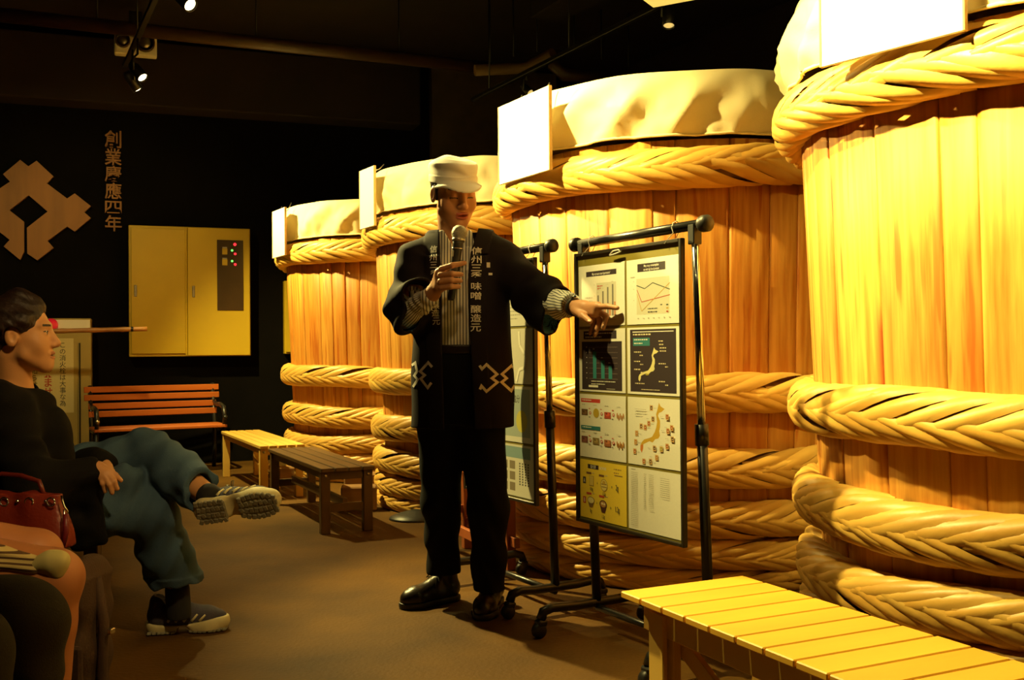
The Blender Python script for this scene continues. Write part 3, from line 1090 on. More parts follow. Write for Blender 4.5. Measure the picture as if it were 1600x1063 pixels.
def sheet_map(w, h):
    s = Sheet(w, h, PAPER)
    s.poly([((0.10 + 0.86 * x) * w, (0.06 + 0.86 * y) * h) for x, y in JAPAN][::-1], OCH)
    s.poly([((0.10 + 0.86 * x) * w, (0.06 + 0.86 * y) * h) for x, y in JAPAN[16:21]][::-1], (0.62, 0.20, 0.03))
    r = random.Random(4)
    for x, y, c in ((0.47, 0.14, 0), (0.50, 0.30, 0), (0.42, 0.37, 1), (0.27, 0.42, 0), (0.35, 0.43, 1), (0.18, 0.53, 2), (0.16, 0.66, 2), (0.14, 0.80, 1), (0.32, 0.93, 1),
                    (0.45, 0.92, 0), (0.57, 0.85, 2), (0.53, 0.72, 0), (0.66, 0.72, 3), (0.77, 0.67, 1), (0.87, 0.56, 0), (0.79, 0.45, 1), (0.86, 0.40, 1), (0.78, 0.25, 1)):
        col = ((0.12, 0.06, 0.03), (0.42, 0.09, 0.03), (0.50, 0.22, 0.06), (0.40, 0.36, 0.05))[c]
        s.rect((x - 0.03) * w, (y - 0.035) * h, (x + 0.03) * w, (y + 0.045) * h, (0.66, 0.42, 0.16))
        s.disc(x * w, (y + 0.004) * h, 0.023 * w, 0.030 * h, col)
        s.rect((x - 0.014) * w, (y + 0.0) * h, (x + 0.014) * w, (y + 0.012) * h, (0.7, 0.55, 0.3))
        s.greek((x + (0.045 if x < 0.5 else -0.13)) * w, y * h, 0.09 * w, 0.014 * h, GREY, 1, seed=int(x * 99))
    s.greek(0.16 * w, 0.17 * h, 0.22 * w, 0.018 * h, GREY, 3, 2.2)
    return s


def sheet_salt(w, h):
    Y = (0.90, 0.66, 0.05)
    s = Sheet(w, h, Y)
    s.rect(0.17 * w, 0.07 * h, 0.41 * w, 0.145 * h, DK)
    s.text('塩分比較', 0.29 * w, 0.13 * h, 0.066 * h, PAPER, 0.62, 0.01, True)
    s.text('SALT INTAKE', 0.43 * w, 0.132 * h, 0.066 * h, PAPER, 0.50, 0.02)
    s.greek(0.74 * w, 0.08 * h, 0.17 * w, 0.03 * h, (0.35, 0.22, 0.05), 2, 2)
    s.line((0.75 * w, 0.19 * h), (0.92 * w, 0.19 * h), 0.004, (0.35, 0.22, 0.05))
    for y, c, ch in ((0.30, DK, 'A'), (0.64, (0.50, 0.05, 0.02), 'B')):
        s.rect(0.06 * w, y * h, 0.125 * w, (y + 0.115) * h, c)
        s.text(ch, 0.0925 * w, (y + 0.092) * h, 0.105 * h, PAPER, 0.55, 0.02, True)
    for y, c in ((0.205, (0.20, 0.09, 0.03)), (0.555, (0.55, 0.07, 0.03))):
        s.rect(0.14 * w, y * h, 0.25 * w, (y + 0.035) * h, c)
        s.rect(0.42 * w, (y + 0.01) * h, 0.53 * w, (y + 0.045) * h, c)
        s.greek(0.27 * w, y * h, 0.09 * w, 0.018 * h, GREY, 1)
        s.greek(0.55 * w, (y + 0.01) * h, 0.10 * w, 0.018 * h, GREY, 1)
    # glass, plate, rice bowl, soup bowl
    s.rect(0.205 * w, 0.265 * h, 0.305 * w, 0.435 * h, (0.45, 0.30, 0.05))
    s.rect(0.213 * w, 0.272 * h, 0.297 * w, 0.427 * h, (0.74, 0.56, 0.12))
    s.disc(0.53 * w, 0.385 * h, 0.075 * w, 0.105 * h, (0.42, 0.28, 0.05), 18)
    s.disc(0.53 * w, 0.385 * h, 0.066 * w, 0.093 * h, (0.80, 0.66, 0.20), 18)
    s.rect(0.475 * w, 0.36 * h, 0.585 * w, 0.38 * h, (0.35, 0.22, 0.05), 0)
    s.rect(0.475 * w, 0.41 * h, 0.585 * w, 0.425 * h, (0.35, 0.22, 0.05))
    s.disc(0.53 * w, 0.34 * h, 0.035 * w, 0.03 * h, (0.62, 0.40, 0.05))
    s.poly([(0.165 * w, 0.70 * h), (0.205 * w, 0.80 * h), (0.27 * w, 0.80 * h), (0.315 * w, 0.70 * h)], (0.22, 0.13, 0.04))
    s.disc(0.24 * w, 0.685 * h, 0.078 * w, 0.062 * h, (0.22, 0.13, 0.04), 16)
    s.disc(0.24 * w, 0.685 * h, 0.068 * w, 0.052 * h, (0.84, 0.74, 0.34), 16)
    s.poly([(0.435 * w, 0.72 * h), (0.475 * w, 0.85 * h), (0.545 * w, 0.85 * h), (0.585 * w, 0.72 * h)], (0.09, 0.025, 0.02))
    s.disc(0.51 * w, 0.71 * h, 0.078 * w, 0.07 * h, (0.09, 0.025, 0.02), 16)
    s.disc(0.51 * w, 0.71 * h, 0.062 * w, 0.052 * h, (0.50, 0.25, 0.07), 16)
    s.disc(0.49 * w, 0.70 * h, 0.02 * w, 0.02 * h, (0.85, 0.76, 0.5), 8, 0)
    s.disc(0.535 * w, 0.705 * h, 0.02 * w, 0.02 * h, (0.85, 0.76, 0.5), 8)
    for t, x, y, hh in (('0.8g', 0.255, 0.515, 0.085), ('1.2g', 0.53, 0.56, 0.085), ('=', 0.70, 0.42, 0.08), ('2g', 0.81, 0.43, 0.13), ('+', 0.385, 0.40, 0.08),
                        ('0g', 0.24, 0.89, 0.085), ('1.2g', 0.51, 0.945, 0.085), ('=', 0.67, 0.775, 0.09), ('1.2g', 0.81, 0.79, 0.13), ('+', 0.375, 0.74, 0.08)):
        s.text(t, x * w, y * h, hh * h, INK, 0.62, 0.012, True)
    return s


def sheet_text(w, h):
    s = Sheet(w, h, PAPER)
    s.greek(0.06 * w, 0.03 * h, 0.14 * w, 0.016 * h, INK, 1)
    for k in range(30):
        s.greek(0.06 * w, (0.08 + 0.029 * k) * h, 0.22 * w, 0.014 * h, (0.50, 0.47, 0.36), 1, seed=k)
        if k < 20:
            s.greek(0.31 * w, (0.08 + 0.029 * k) * h, 0.08 * w, 0.014 * h, (0.46, 0.43, 0.33), 1, seed=k + 50)
            s.greek(0.41 * w, (0.08 + 0.029 * k) * h, 0.16 * w, 0.014 * h, (0.56, 0.53, 0.41), 1, seed=k + 90)
    for k in range(10):
        s.greek(0.64 * w, (0.10 + 0.032 * k) * h, 0.28 * w, 0.013 * h, (0.36, 0.33, 0.25), 1, seed=k + 7)
    return s


# ------------------------------------------------------------------ poster stands on castors
M_olive = mat('olive_board', (0.26, 0.21, 0.03), 0.5, var=0.15, scale=6)
M_frame = mat('black_frame', (0.03, 0.022, 0.012), 0.4, var=0.2, scale=20)
M_wire = mat('white_wire', (0.8, 0.78, 0.7), 0.5, var=0.1)
d30 = Vector((0.5, -0.866, 0)).normalized()


def poster_stand(post_left, w, zt, lab_s, lab_b, sheets, lean, reach=0.235):
    """a garment-rack style stand; local x along the bar to the near end, local -y to the aisle"""
    rz = math.atan2(d30.y, d30.x)
    st = thing('poster_stand', lab_s, 'stand', (post_left.x, post_left.y, 0), rz, 'wheeled poster stands')
    ax = -lean                                            # the posts lean a little to the aisle
    for x in (0.0, w):
        p = ob('lower_post', tubem([(x, 0, 0.085), (x, ax * 0.55, 0.745)], 0.0165, 12), M_black, st)
        ob('upper_post', tubem([(x, ax * 0.52, 0.70), (x, ax, zt)], 0.0125, 12), M_chrome, st, label='chrome upper post')
        ob('collar', tubem([(x, ax * 0.515, 0.70), (x, ax * 0.58, 0.765)], 0.0215, 12), M_black, p)
        ob('bar_bracket', bxm((x, ax, zt - 0.028), (0.03, 0.034, 0.062), 0.003), M_blackp, st)
        pts = [(x, -reach, 0.062), (x, 0.010 - reach, 0.088), (x, 0.045 - reach, 0.098), (x, -0.10, 0.092), (x, 0.10, 0.092), (x, 0.17, 0.098), (x, 0.205, 0.088), (x, 0.215, 0.062)]
        ft = ob('foot', tubem(pts, 0.0175, 10), M_black, st)
        for y in (-reach, 0.215):
            cw = ob('castor', lathem([(0, -0.016), (0.020, -0.016), (0.026, -0.010), (0.026, 0.010), (0.020, 0.016), (0, 0.016)], 16,
                                     Matrix.Translation((x, y - 0.008, 0.026)) @ Matrix.Rotation(PI / 2, 4, 'Y')), M_blackp, ft)
            hood = bmesh.new()
            box(hood, (x, y, 0.052), (0.040, 0.036, 0.022), None, 0.006)
            ob('castor_hood', hood, M_blackp, ft)
    ob('base_rail', tubem([(0.0, 0.0, 0.075), (w, 0.0, 0.075)], 0.012, 10), M_black, st)
    bar = ob('top_bar', tubem([(-0.045, ax, zt), (w + 0.045, ax, zt)], 0.016, 14), M_black, st)
    for x, sg in ((-0.045, -1), (w + 0.045, 1)):
        ob('end_cap', lathem([(0, 0.0), (0.024, 0.0), (0.026, 0.006), (0.026, 0.026), (0.02, 0.034), (0, 0.036)], 18,
                             Matrix.Translation((x - sg * 0.012, ax, zt)) @ Matrix.Rotation(sg * PI / 2, 4, 'Y')), M_blackp, bar)
    # the board hung from the bar
    bw, bh = w - 0.015, 0.945
    bz = zt - 0.038
    b0 = st.matrix_basis.copy()
    M_ = Matrix.Translation((post_left.x, post_left.y, 0)) @ Matrix.Rotation(rz, 4, 'Z')
    o3 = M_ @ Vector((-0.005, ax - 0.030, bz))
    bd = thing('poster_board', lab_b, 'board', o3, rz, 'poster boards hung on the stands')
    sl = -ax * 0.5 / bh                                    # it hangs nearly plumb
    bd.rotation_euler = (0.0, 0.0, rz)
    ob('backing', bxm((bw / 2, 0.004, -bh / 2), (bw - 0.02, 0.006, bh - 0.02), 0.001), M_olive, bd)
    for x in (0.006, bw - 0.006):
        ob('side_frame', bxm((x, 0, -bh / 2), (0.013, 0.018, bh), 0.002), M_frame, bd)
    for z in (-0.006, -bh + 0.006):
        ob('edge_frame', bxm((bw / 2, 0, z), (bw - 0.026, 0.016, 0.012), 0.002), M_frame, bd)
    zs = [0.045, 0.266, 0.492, 0.721, 0.933]
    cols = [0.016, bw / 2 + 0.004, bw - 0.013]
    i = 0
    for r_ in range(4):
        for c_ in range(2):
            sw = cols[c_ + 1] - cols[c_] - 0.011
            sh = zs[r_ + 1] - zs[r_] - 0.010
            sheets[i](sw, sh).build('paper_sheet', bd, (cols[c_] + 0.003, -0.0005, -zs[r_] - 0.003))
            i += 1
    for x in (0.055, bw - 0.075):
        pts = [(x, -0.012, -0.012)] + [(x + 0.012 * math.sin(q * 0.5), 0.030 + 0.022 * math.cos(q), 0.038 + 0.022 * math.sin(q)) for q in (PI * 1.25, PI, PI * 0.75, PI * 0.5, PI * 0.25, 0)] + [(x + 0.01, 0.02, -0.008)]
        ob('wire_loop', tubem(pts, 0.0016, 5), M_wire, bd)
    ob('clip', tubem([(bw * 0.38, -0.012, -0.022), (bw * 0.42, -0.016, -0.012), (bw * 0.47, -0.016, -0.010), (bw * 0.49, -0.013, -0.016), (bw * 0.44, -0.015, -0.022), (bw * 0.38, -0.012, -0.024)], 0.0026, 6), M_wire, bd)
    return st, bd


def blank_sheet(kind):
    def fn(w, h):
        pale = ((0.62, 0.60, 0.50), (0.66, 0.63, 0.52), (0.60, 0.58, 0.48), (0.64, 0.60, 0.48))[kind % 4]
        s = Sheet(w, h, pale)
        if kind == 3:                                       # coast line drawn pale on a grey map
            for k in range(14):
                s.greek(0.05 * w, (0.05 + 0.065 * k) * h, 0.35 * w, 0.02 * h, (0.40, 0.37, 0.28), 1, seed=k)
            pts = [(0.60, 0.05), (0.62, 0.30), (0.72, 0.42), (0.80, 0.50), (0.76, 0.70), (0.60, 0.74), (0.52, 0.96)]
            for a, b in zip(pts, pts[1:]):
                s.line((a[0] * w, a[1] * h), (b[0] * w, b[1] * h), 0.012, (0.88, 0.84, 0.70))
        elif kind == 5:
            s.rect(0.05 * w, 0.05 * h, 0.9 * w, 0.9 * h, (0.34, 0.40, 0.36))
            s.text('味噌の塩分', 0.12 * w, 0.28 * h, 0.15 * h, INK, 0.8, 0.02)
            s.disc(0.66 * w, 0.62 * h, 0.16 * w, 0.2 * h, (0.55, 0.48, 0.06))
        elif kind == 7:
            s.rect(0.05 * w, 0.04 * h, 0.9 * w, 0.26 * h, (0.20, 0.32, 0.34))
            for q in range(6):
                s.rect((0.08 + 0.22 * (q % 2)) * w, (0.32 + 0.21 * (q // 2)) * h, (0.24 + 0.22 * (q % 2)) * w, (0.48 + 0.21 * (q // 2)) * h, (0.22, 0.17, 0.10), 0)
            for q in range(4):
                for j in range(9):
                    s.rect((0.58 + 0.08 * q) * w, (0.34 + 0.05 * j) * h, (0.615 + 0.08 * q) * w, (0.372 + 0.05 * j) * h, INK, 0)
            s.k += 1
        else:
            s.greek(0.08 * w, 0.08 * h, 0.8 * w, 0.035 * h, (0.35, 0.32, 0.24), 12, 2.0, kind)
        return s
    return fn


poster_stand(Vector((0.296, 3.665, 0)), 0.605, 1.372, 'wheeled black and chrome stand in front, carrying the eight-sheet board',
             'poster board of eight sheets that the presenter points at',
             [sheet_bars, sheet_lines, sheet_dark_bars, sheet_dark_map, sheet_food, sheet_map, sheet_salt, sheet_text], 0.045)
poster_stand(Vector((-0.145, 4.425, 0)), 0.605, 1.385, 'wheeled poster stand half hidden behind the presenter',
             'poster board half hidden behind the presenter', [blank_sheet(k) for k in range(8)], 0.035, 0.20)

# ------------------------------------------------------------------ things on the back wall


def wall_frame(px, py, out=0.0):
    return wall_pt(px, py) + n_w * out


# crest of interlocking wooden bars
cw = wall_pt(45, 331)
pix = [(172, 385), (220, 352), (320, 445), (280, 485), (400, 575), (445, 545), (540, 620), (500, 655), (540, 690), (445, 770), (400, 740),
       (285, 825), (320, 865), (225, 940), (165, 900), (163, 748), (285, 652), (172, 555)]
half = []
for a, b in pix:
    q = wall_pt(a / 3.795, 160 + b / 3.795) - cw
    half.append((q.dot(u_w), q.z))
x0 = half[0][0]
left = [(2 * x0 - x, z) for x, z in half]
for i, (a, b) in ((14, (147, 888)), (15, (146, 712))):
    q = wall_pt(a / 3.795, 160 + b / 3.795) - cw
    left[i] = (q.dot(u_w), q.z)
crest = thing('wall_crest', 'large wooden diamond crest mounted on the black wall', 'emblem', cw, WALL_RZ)
ob('crest_half', prism(half, -0.05, -0.004), M_crest, crest)
ob('crest_half', prism(left, -0.05, -0.004), M_crest, crest)
letters = thing('wall_lettering', 'column of six carved wooden characters beside the crest', 'lettering', wall_pt(177, 284), WALL_RZ)
for ch, y0, y1 in (('創', 205, 232), ('業', 233, 259), ('慶', 260, 285), ('應', 286, 312), ('四', 315, 334), ('年', 337, 362)):
    v, f = text2d(ch, 0.012)
    xs = [p[0] for p in v]
    ys = [p[1] for p in v]
    c0 = wall_pt(177, (y0 + y1) / 2) - letters.location
    hgt = (wall_pt(177, y0) - wall_pt(177, y1)).z
    wdt = 0.135
    sx, sz = wdt / (max(xs) - min(xs)), hgt / (max(ys) - min(ys))
    mx_, my_ = (max(xs) + min(xs)) / 2, (max(ys) + min(ys)) / 2
    vv = [((a - mx_) * sx, -0.030, (b - my_) * sz + c0.z) for a, b in v]
    k = len(vv)
    vv += [(a, -0.003, c_) for a, _, c_ in vv]
    ff = [tuple(q) for q in f] + [tuple(i + k for i in q[::-1]) for q in f]
    ed = {}
    for q in f:
        for i in range(len(q)):
            a, b = q[i], q[(i + 1) % len(q)]
            if (b, a) in ed:
                del ed[(b, a)]
            else:
                ed[(a, b)] = 1
    ff += [(b, a, a + k, b + k) for a, b in ed]
    ob('character', pymesh('character', vv, ff), M_crest, letters)

# double-door electrical locker on the wall
pA, pB = wall_pt(201, 355), wall_pt(389, 556)
lw = (pB - pA).dot(u_w)
lh = pA.z - pB.z
lk = thing('electrical_locker', 'cream double-door control cabinet on the black wall', 'cabinet', Vector((pA.x, pA.y, pB.z)), WALL_RZ)
DL = 0.16
ob('body', bxm((lw / 2, -DL / 2, lh / 2), (lw, DL - 0.004, lh), 0.004), M_cream, lk)
xm = lw * 0.468
dl = ob('door', bxm((0.018 + (xm - 0.03) / 2, -DL - 0.006, lh / 2), (xm - 0.034, 0.018, lh - 0.05), 0.003), M_cream, lk)
dr = ob('door', bxm((xm + (lw - xm) / 2, -DL - 0.006, lh / 2), (lw - xm - 0.012, 0.018, lh - 0.012), 0.003), M_cream, lk)
ob('frame_strip', bxm((xm - 0.006, -DL - 0.006, lh / 2), (0.014, 0.014, lh - 0.01), 0.002), M_cream, lk)
ob('handle', bxm((0.055, -DL - 0.018, lh * 0.50), (0.022, 0.010, 0.10), 0.003), M_steel, dl)
ob('handle', bxm((xm + 0.055, -DL - 0.018, lh * 0.50), (0.022, 0.010, 0.10), 0.003), M_steel, dr)
wx0 = xm + (lw - xm) * 0.47
wx1 = xm + (lw - xm) * 0.885
wz0, wz1 = lh * 0.355, lh * 0.905
pan = ob('control_panel', bxm(((wx0 + wx1) / 2, -DL - 0.018, (wz0 + wz1) / 2), (wx1 - wx0, 0.008, wz1 - wz0), 0.002),
         mat('smoked_window', (0.055, 0.03, 0.012), 0.25, var=0.2), lk, label='dark smoked window panel')
M_led_r = mat('red_led', (1.0, 0.02, 0.03), 0.4, var=0.1, emit=3.0)
M_led_g = mat('green_led', (0.15, 1.0, 0.12), 0.4, var=0.1, emit=2.2)
W_, H_ = wx1 - wx0, wz1 - wz0
for fx, fy, mm, r_ in ((0.68, 0.06, M_led_r, 0.013), (0.57, 0.147, M_led_g, 0.010), (0.69, 0.195, M_led_r, 0.011), (0.57, 0.298, M_led_g, 0.010), (0.69, 0.345, M_led_r, 0.011)):
    ob('indicator_lamp', lathem([(0, 0.008), (r_ * 0.7, 0.006), (r_, 0), (0, 0)], 12, Matrix.Translation((wx0 + fx * W_, -DL - 0.022, wz1 - fy * H_)) @ Matrix.Rotation(PI / 2, 4, 'X')), mm, pan)
for fy in (0.165, 0.318):
    ob('meter_switch', bxm((wx0 + 0.29 * W_, -DL - 0.026, wz1 - fy * H_), (W_ * 0.2, 0.012, 0.055), 0.003), M_cream, pan)
    ob('meter_label', bxm((wx0 + 0.29 * W_, -DL - 0.024, wz1 - (fy - 0.055) * H_), (W_ * 0.18, 0.006, 0.012), 0.001), M_steel, pan)

# second, narrow pale locker edge seen just left of the farthest vat
p0, p1 = wall_pt(442, 440), wall_pt(470, 553)
ob2 = thing('switch_box', 'narrow pale switch box peeping out left of the farthest vat', 'box', Vector((p0.x, p0.y, p1.z)), WALL_RZ)
ob('body', bxm((0.15, -0.05, (p0.z - p1.z) / 2), (0.30, 0.096, p0.z - p1.z), 0.004), M_cream, ob2)
ob('door', bxm((0.15, -0.105, (p0.z - p1.z) / 2), (0.28, 0.012, p0.z - p1.z - 0.03), 0.003), M_cream, ob2)

# fire hydrant box with a notice
pA, pB = wall_pt(22, 499), wall_pt(145, 690)
fw_ = (pB - pA).dot(u_w)
ft_ = pA.z
fh = thing('hydrant_box', 'pale steel hydrant box with a vertical notice behind the seated woman', 'hydrant box', Vector((pA.x, pA.y, 0)), WALL_RZ)
M_hyd = mat('pale_hydrant_paint', (0.44, 0.34, 0.10), 0.5, var=0.08, scale=5)
ob('body', bxm((fw_ / 2, -0.13, ft_ / 2), (fw_, 0.256, ft_), 0.004), M_hyd, fh)
hd = ob('door', bxm((fw_ * 0.43, -0.266, ft_ * 0.44), (fw_ * 0.80, 0.016, ft_ * 0.80), 0.003), M_hyd, fh)
ob('door_edge', bxm((fw_ * 0.855, -0.264, ft_ * 0.44), (0.012, 0.010, ft_ * 0.80), 0.001), M_frame, fh)
ob('top_sign', bxm((fw_ * 0.60, -0.268, ft_ - 0.055), (fw_ * 0.78, 0.012, 0.085), 0.002), M_white_board, fh, label='white strip along the top')
lampb = lathem([(0, 0.06), (0.035, 0.052), (0.05, 0.03), (0.055, 0), (0, 0)], 20, Matrix.Translation((fw_ * 0.50, -0.275, ft_ - 0.055)) @ Matrix.Rotation(PI / 2, 4, 'X'))
ob('alarm_lamp', lampb, mat('red_lens', (0.75, 0.02, 0.03), 0.25, var=0.1, emit=0.25), fh)
s = Sheet(0.40, 0.62, (0.66, 0.58, 0.28))
for k, ch in enumerate('この消火栓は大事な為'):
    s.text(ch, 0.29, 0.075 + 0.054 * k, 0.054, INK, 0.95, 0.006)
for k, ch in enumerate('使用出来ません'):
    s.text(ch, 0.165, 0.085 + 0.078 * k, 0.085, (0.42, 0.04, 0.025), 0.9, 0.014)
for k, ch in enumerate('係員にお知らせ下さい'):
    s.text(ch, 0.075, 0.075 + 0.054 * k, 0.054, INK, 0.95, 0.006)
s.build('notice', fh, (fw_ * 0.845 - 0.40 - 0.04, -0.276, ft_ * 0.87))

# bamboo pole across the hydrant box
pp = at(72, 518, 8.05)
pe = at(230, 514, 8.30)
pole = thing('bamboo_pole', 'bamboo pole running level from behind the woman\'s face', 'pole', pp)
dv = pe - pp
bm = bmesh.new()
pts, rr = [], []
for k in range(25):
    t_ = -0.45 + 1.45 * k / 24
    pts.append(dv * t_)
    rr.append(0.0185 + (0.0022 if k % 5 == 0 else 0))
tube(bm, pts, rr, 12)
ob('culm', bm, mat('pole_bamboo', (0.45, 0.20, 0.05), 0.45, var=0.25, scale=9), pole)
ob('binding', tubem([dv * 0.835, dv * 0.86], 0.021, 12), M_black, pole)
bmm = bmesh.new()
tube(bmm, [dv * -0.2, dv * -0.2 + Vector((0.0, 0.0, -0.12)), dv * -0.2 + Vector((0.03, 0.02, -1.005))], 0.012, 8)
ob('support_post', bmm, M_black, pole)

# emergency lamps on the bulkhead
el = thing('emergency_light', 'white emergency light with two round lamps near the ceiling', 'light', at(212, 67, 8.15), WALL_RZ)
ob('case', bxm((0, 0.05, 0), (0.32, 0.10, 0.185), 0.008), mat('dull_white', (0.82, 0.78, 0.62), 0.5, var=0.1), el)
ob('bracket', bxm((0, 0.06, 0.18), (0.10, 0.03, 0.18), 0.003), M_black, el)
for x, r_ in ((-0.095, 0.055), (0.07, 0.075)):
    lp = ob('lamp_rim', lathem([(0, 0.01), (r_ * 0.82, 0.012), (r_ * 0.9, 0.045), (r_, 0.04), (r_, 0), (0, 0)], 24, Matrix.Translation((x, 0, 0.005)) @ Matrix.Rotation(PI / 2, 4, 'X')), M_pipe, el)
    ob('lamp_glass', lathem([(0, 0.03), (r_ * 0.5, 0.026), (r_ * 0.82, 0.012), (0, 0.012)], 20, Matrix.Translation((x, 0, 0.005)) @ Matrix.Rotation(PI / 2, 4, 'X')), M_steel, lp)

# ------------------------------------------------------------------ ceiling services
def pipe(name, lab, pts, r, m, cat='pipe', grp='pipes under the ceiling', hang=True):
    t_ = thing(name, lab, cat, pts[0], 0, grp)
    q = [Vector(p) - Vector(pts[0]) for p in pts]
    ob('run', tubem(q, r, 14), m, t_)
    if hang:
        L_ = (q[-1] - q[0])
        for s_ in (0.2, 0.5, 0.8):
            p = q[0] + L_ * s_
            # nearest point on the run
            ob('hanger', tubem([p + Vector((0, 0, r)), Vector((p.x, p.y, 3.80 - pts[0][2]))], 0.006, 6), M_black, t_)
    return t_


a_ = at(-30, 20, 6.95)
b_ = at(760, 106, 8.32)
pipe('ceiling_pipe', 'long brown pipe crossing high in front of the bulkhead', [a_, b_], 0.05, M_pipe)
pipe('ceiling_pipe', 'short pale lagged pipe right of the long brown pipe', [at(742, 110, 8.1), at(820, 106, 8.2), at(864, 84, 8.0)], 0.045, M_pipe_light)
pipe('ceiling_pipe', 'brown elbow pipe above the vat behind the presenter', [at(868, 80, 8.3), at(866, 104, 8.3), at(880, 116, 8.3), at(1010, 126, 8.6)], 0.055, M_pipe)
bm_ = bxm((0, 0, 0), (0.28, 5.4, 0.22), 0.01)
tag(ob('ceiling_duct', bm_, M_ceil, loc=(1.55, 5.6, 3.67), rot=(0, 0, R(28))), 'square dark duct under the ceiling above the vats', 'duct')


def lighting_track(lab, a, b):
    a, b = Vector(a), Vector(b)
    t_ = thing('lighting_track', lab, 'track', a, math.atan2((b - a).y, (b - a).x), 'lighting tracks')
    L_ = (b - a).length
    ob('rail', bxm((L_ / 2, 0, 0), (L_, 0.035, 0.03), 0.003), M_black, t_)
    for s_ in (0.1, 0.5, 0.9):
        ob('hanger', tubem([(L_ * s_, 0, 0.015), (L_ * s_, 0, 3.80 - a.z)], 0.006, 6), M_black, t_)


M_lens = mat('lit_lens', (1.0, 0.80, 0.42), 0.3, var=0.05, emit=7.0)
M_lens_dim = mat('dim_lens', (1.0, 0.72, 0.22), 0.3, var=0.05, emit=0.7)
lighting_track('black lighting track on the left, carrying the lit spotlights', (-2.90, 7.70, 3.16), (0.45, 1.06, 3.16))


def spotlight(lab, p, q, zt, lens, s=1.0):
    p, q = Vector(p), Vector(q)
    v = (q - p).normalized()
    t_ = thing('track_spotlight', lab, 'spotlight', p, 0, 'spotlights on the tracks')
    Mx = v.to_track_quat('Z', 'Y').to_matrix().to_4x4()
    ob('housing', lathem([(0, -0.10 * s), (0.032 * s, -0.095 * s), (0.046 * s, -0.05 * s), (0.048 * s, 0.085 * s), (0.043 * s, 0.085 * s), (0.041 * s, 0.05 * s), (0, 0.045 * s)], 20, Mx), M_black, t_)
    ob('lens', lathem([(0, 0.088 * s), (0.025 * s, 0.083 * s), (0.041 * s, 0.072 * s), (0, 0.066 * s)], 20, Mx), lens, t_, label='glowing lens')
    sd = v.cross(Vector((0, 0, 1))).normalized()
    ob('stem', tubem([sd * 0.05 * s, sd * 0.055 * s + Vector((0, 0, 0.08)), Vector((0, 0, 0.12)), Vector((0, 0, zt - p.z))], 0.008, 8), M_black, t_)


for (p, q, w_, c_, b_), lb in zip(SPOTS, ('lit spotlight on the left track aimed at the nearest vat, above the frame', 'lit spotlight aimed at the vat behind the stands, above the frame',
                                          'lit spotlight aimed at the vat behind the presenter, above the frame', 'black spotlight turned to the farthest vat, high on the left',
                                          'lit spotlight aimed past the front poster stand, above the frame', 'lit spotlight cut by the top edge of the photo, left of the middle',
                                          'lit spotlight with a bright lens below the emergency light', 'lit spotlight aimed down at the plank bench, above the frame')):
    spotlight(lb, p, q, 3.145, M_lens, 0.8)
tr_a, tr_b = (-0.30, 8.2, 3.0), (1.10, 5.55, 3.0)
lighting_track('black lighting track running above the vats', tr_a, tr_b)
spotlight('dim spotlight hanging at the top above the vat behind the stands', at(1045, 26, 5.75), at(1045, 26, 5.75) + Vector((-0.05, -0.25, -0.8)), 2.985, M_lens_dim, 0.75)
spotlight('tiny dim spotlight beside the corner of the white board', at(823, 140, 7.55), at(823, 140, 7.55) + Vector((0.5, -0.5, -0.6)), 2.985, M_lens_dim, 0.6)
cl = thing('ceiling_panel', 'flat glowing yellow panel at the top edge of the photo', 'light', at(1058, -14, 5.2), R(-30))
ob('frame', bxm((0, 0, 0.035), (0.42, 0.36, 0.05), 0.004), M_black, cl)
ob('underside', bxm((0, 0, 0.004), (0.40, 0.34, 0.012), 0.002), mat('glowing_yellow', (0.95, 0.70, 0.16), 0.5, var=0.1, emit=0.8), cl)  # yellow face that glows by its own emission
ob('hanger', tubem([(0, 0, 0.06), (0, 0, 3.80 - cl.location.z)], 0.008, 6), M_black, cl)

# ------------------------------------------------------------------ sculpting: distance fields on a grid, skinned by surface nets


def axis(*segs):
    out = []
    for a, b, s in segs:
        n = max(1, int(round((b - a) / s)))
        out += [a + (b - a) * i / n for i in range(n)]
    out.append(segs[-1][1])
    return np.array(out, np.float32)


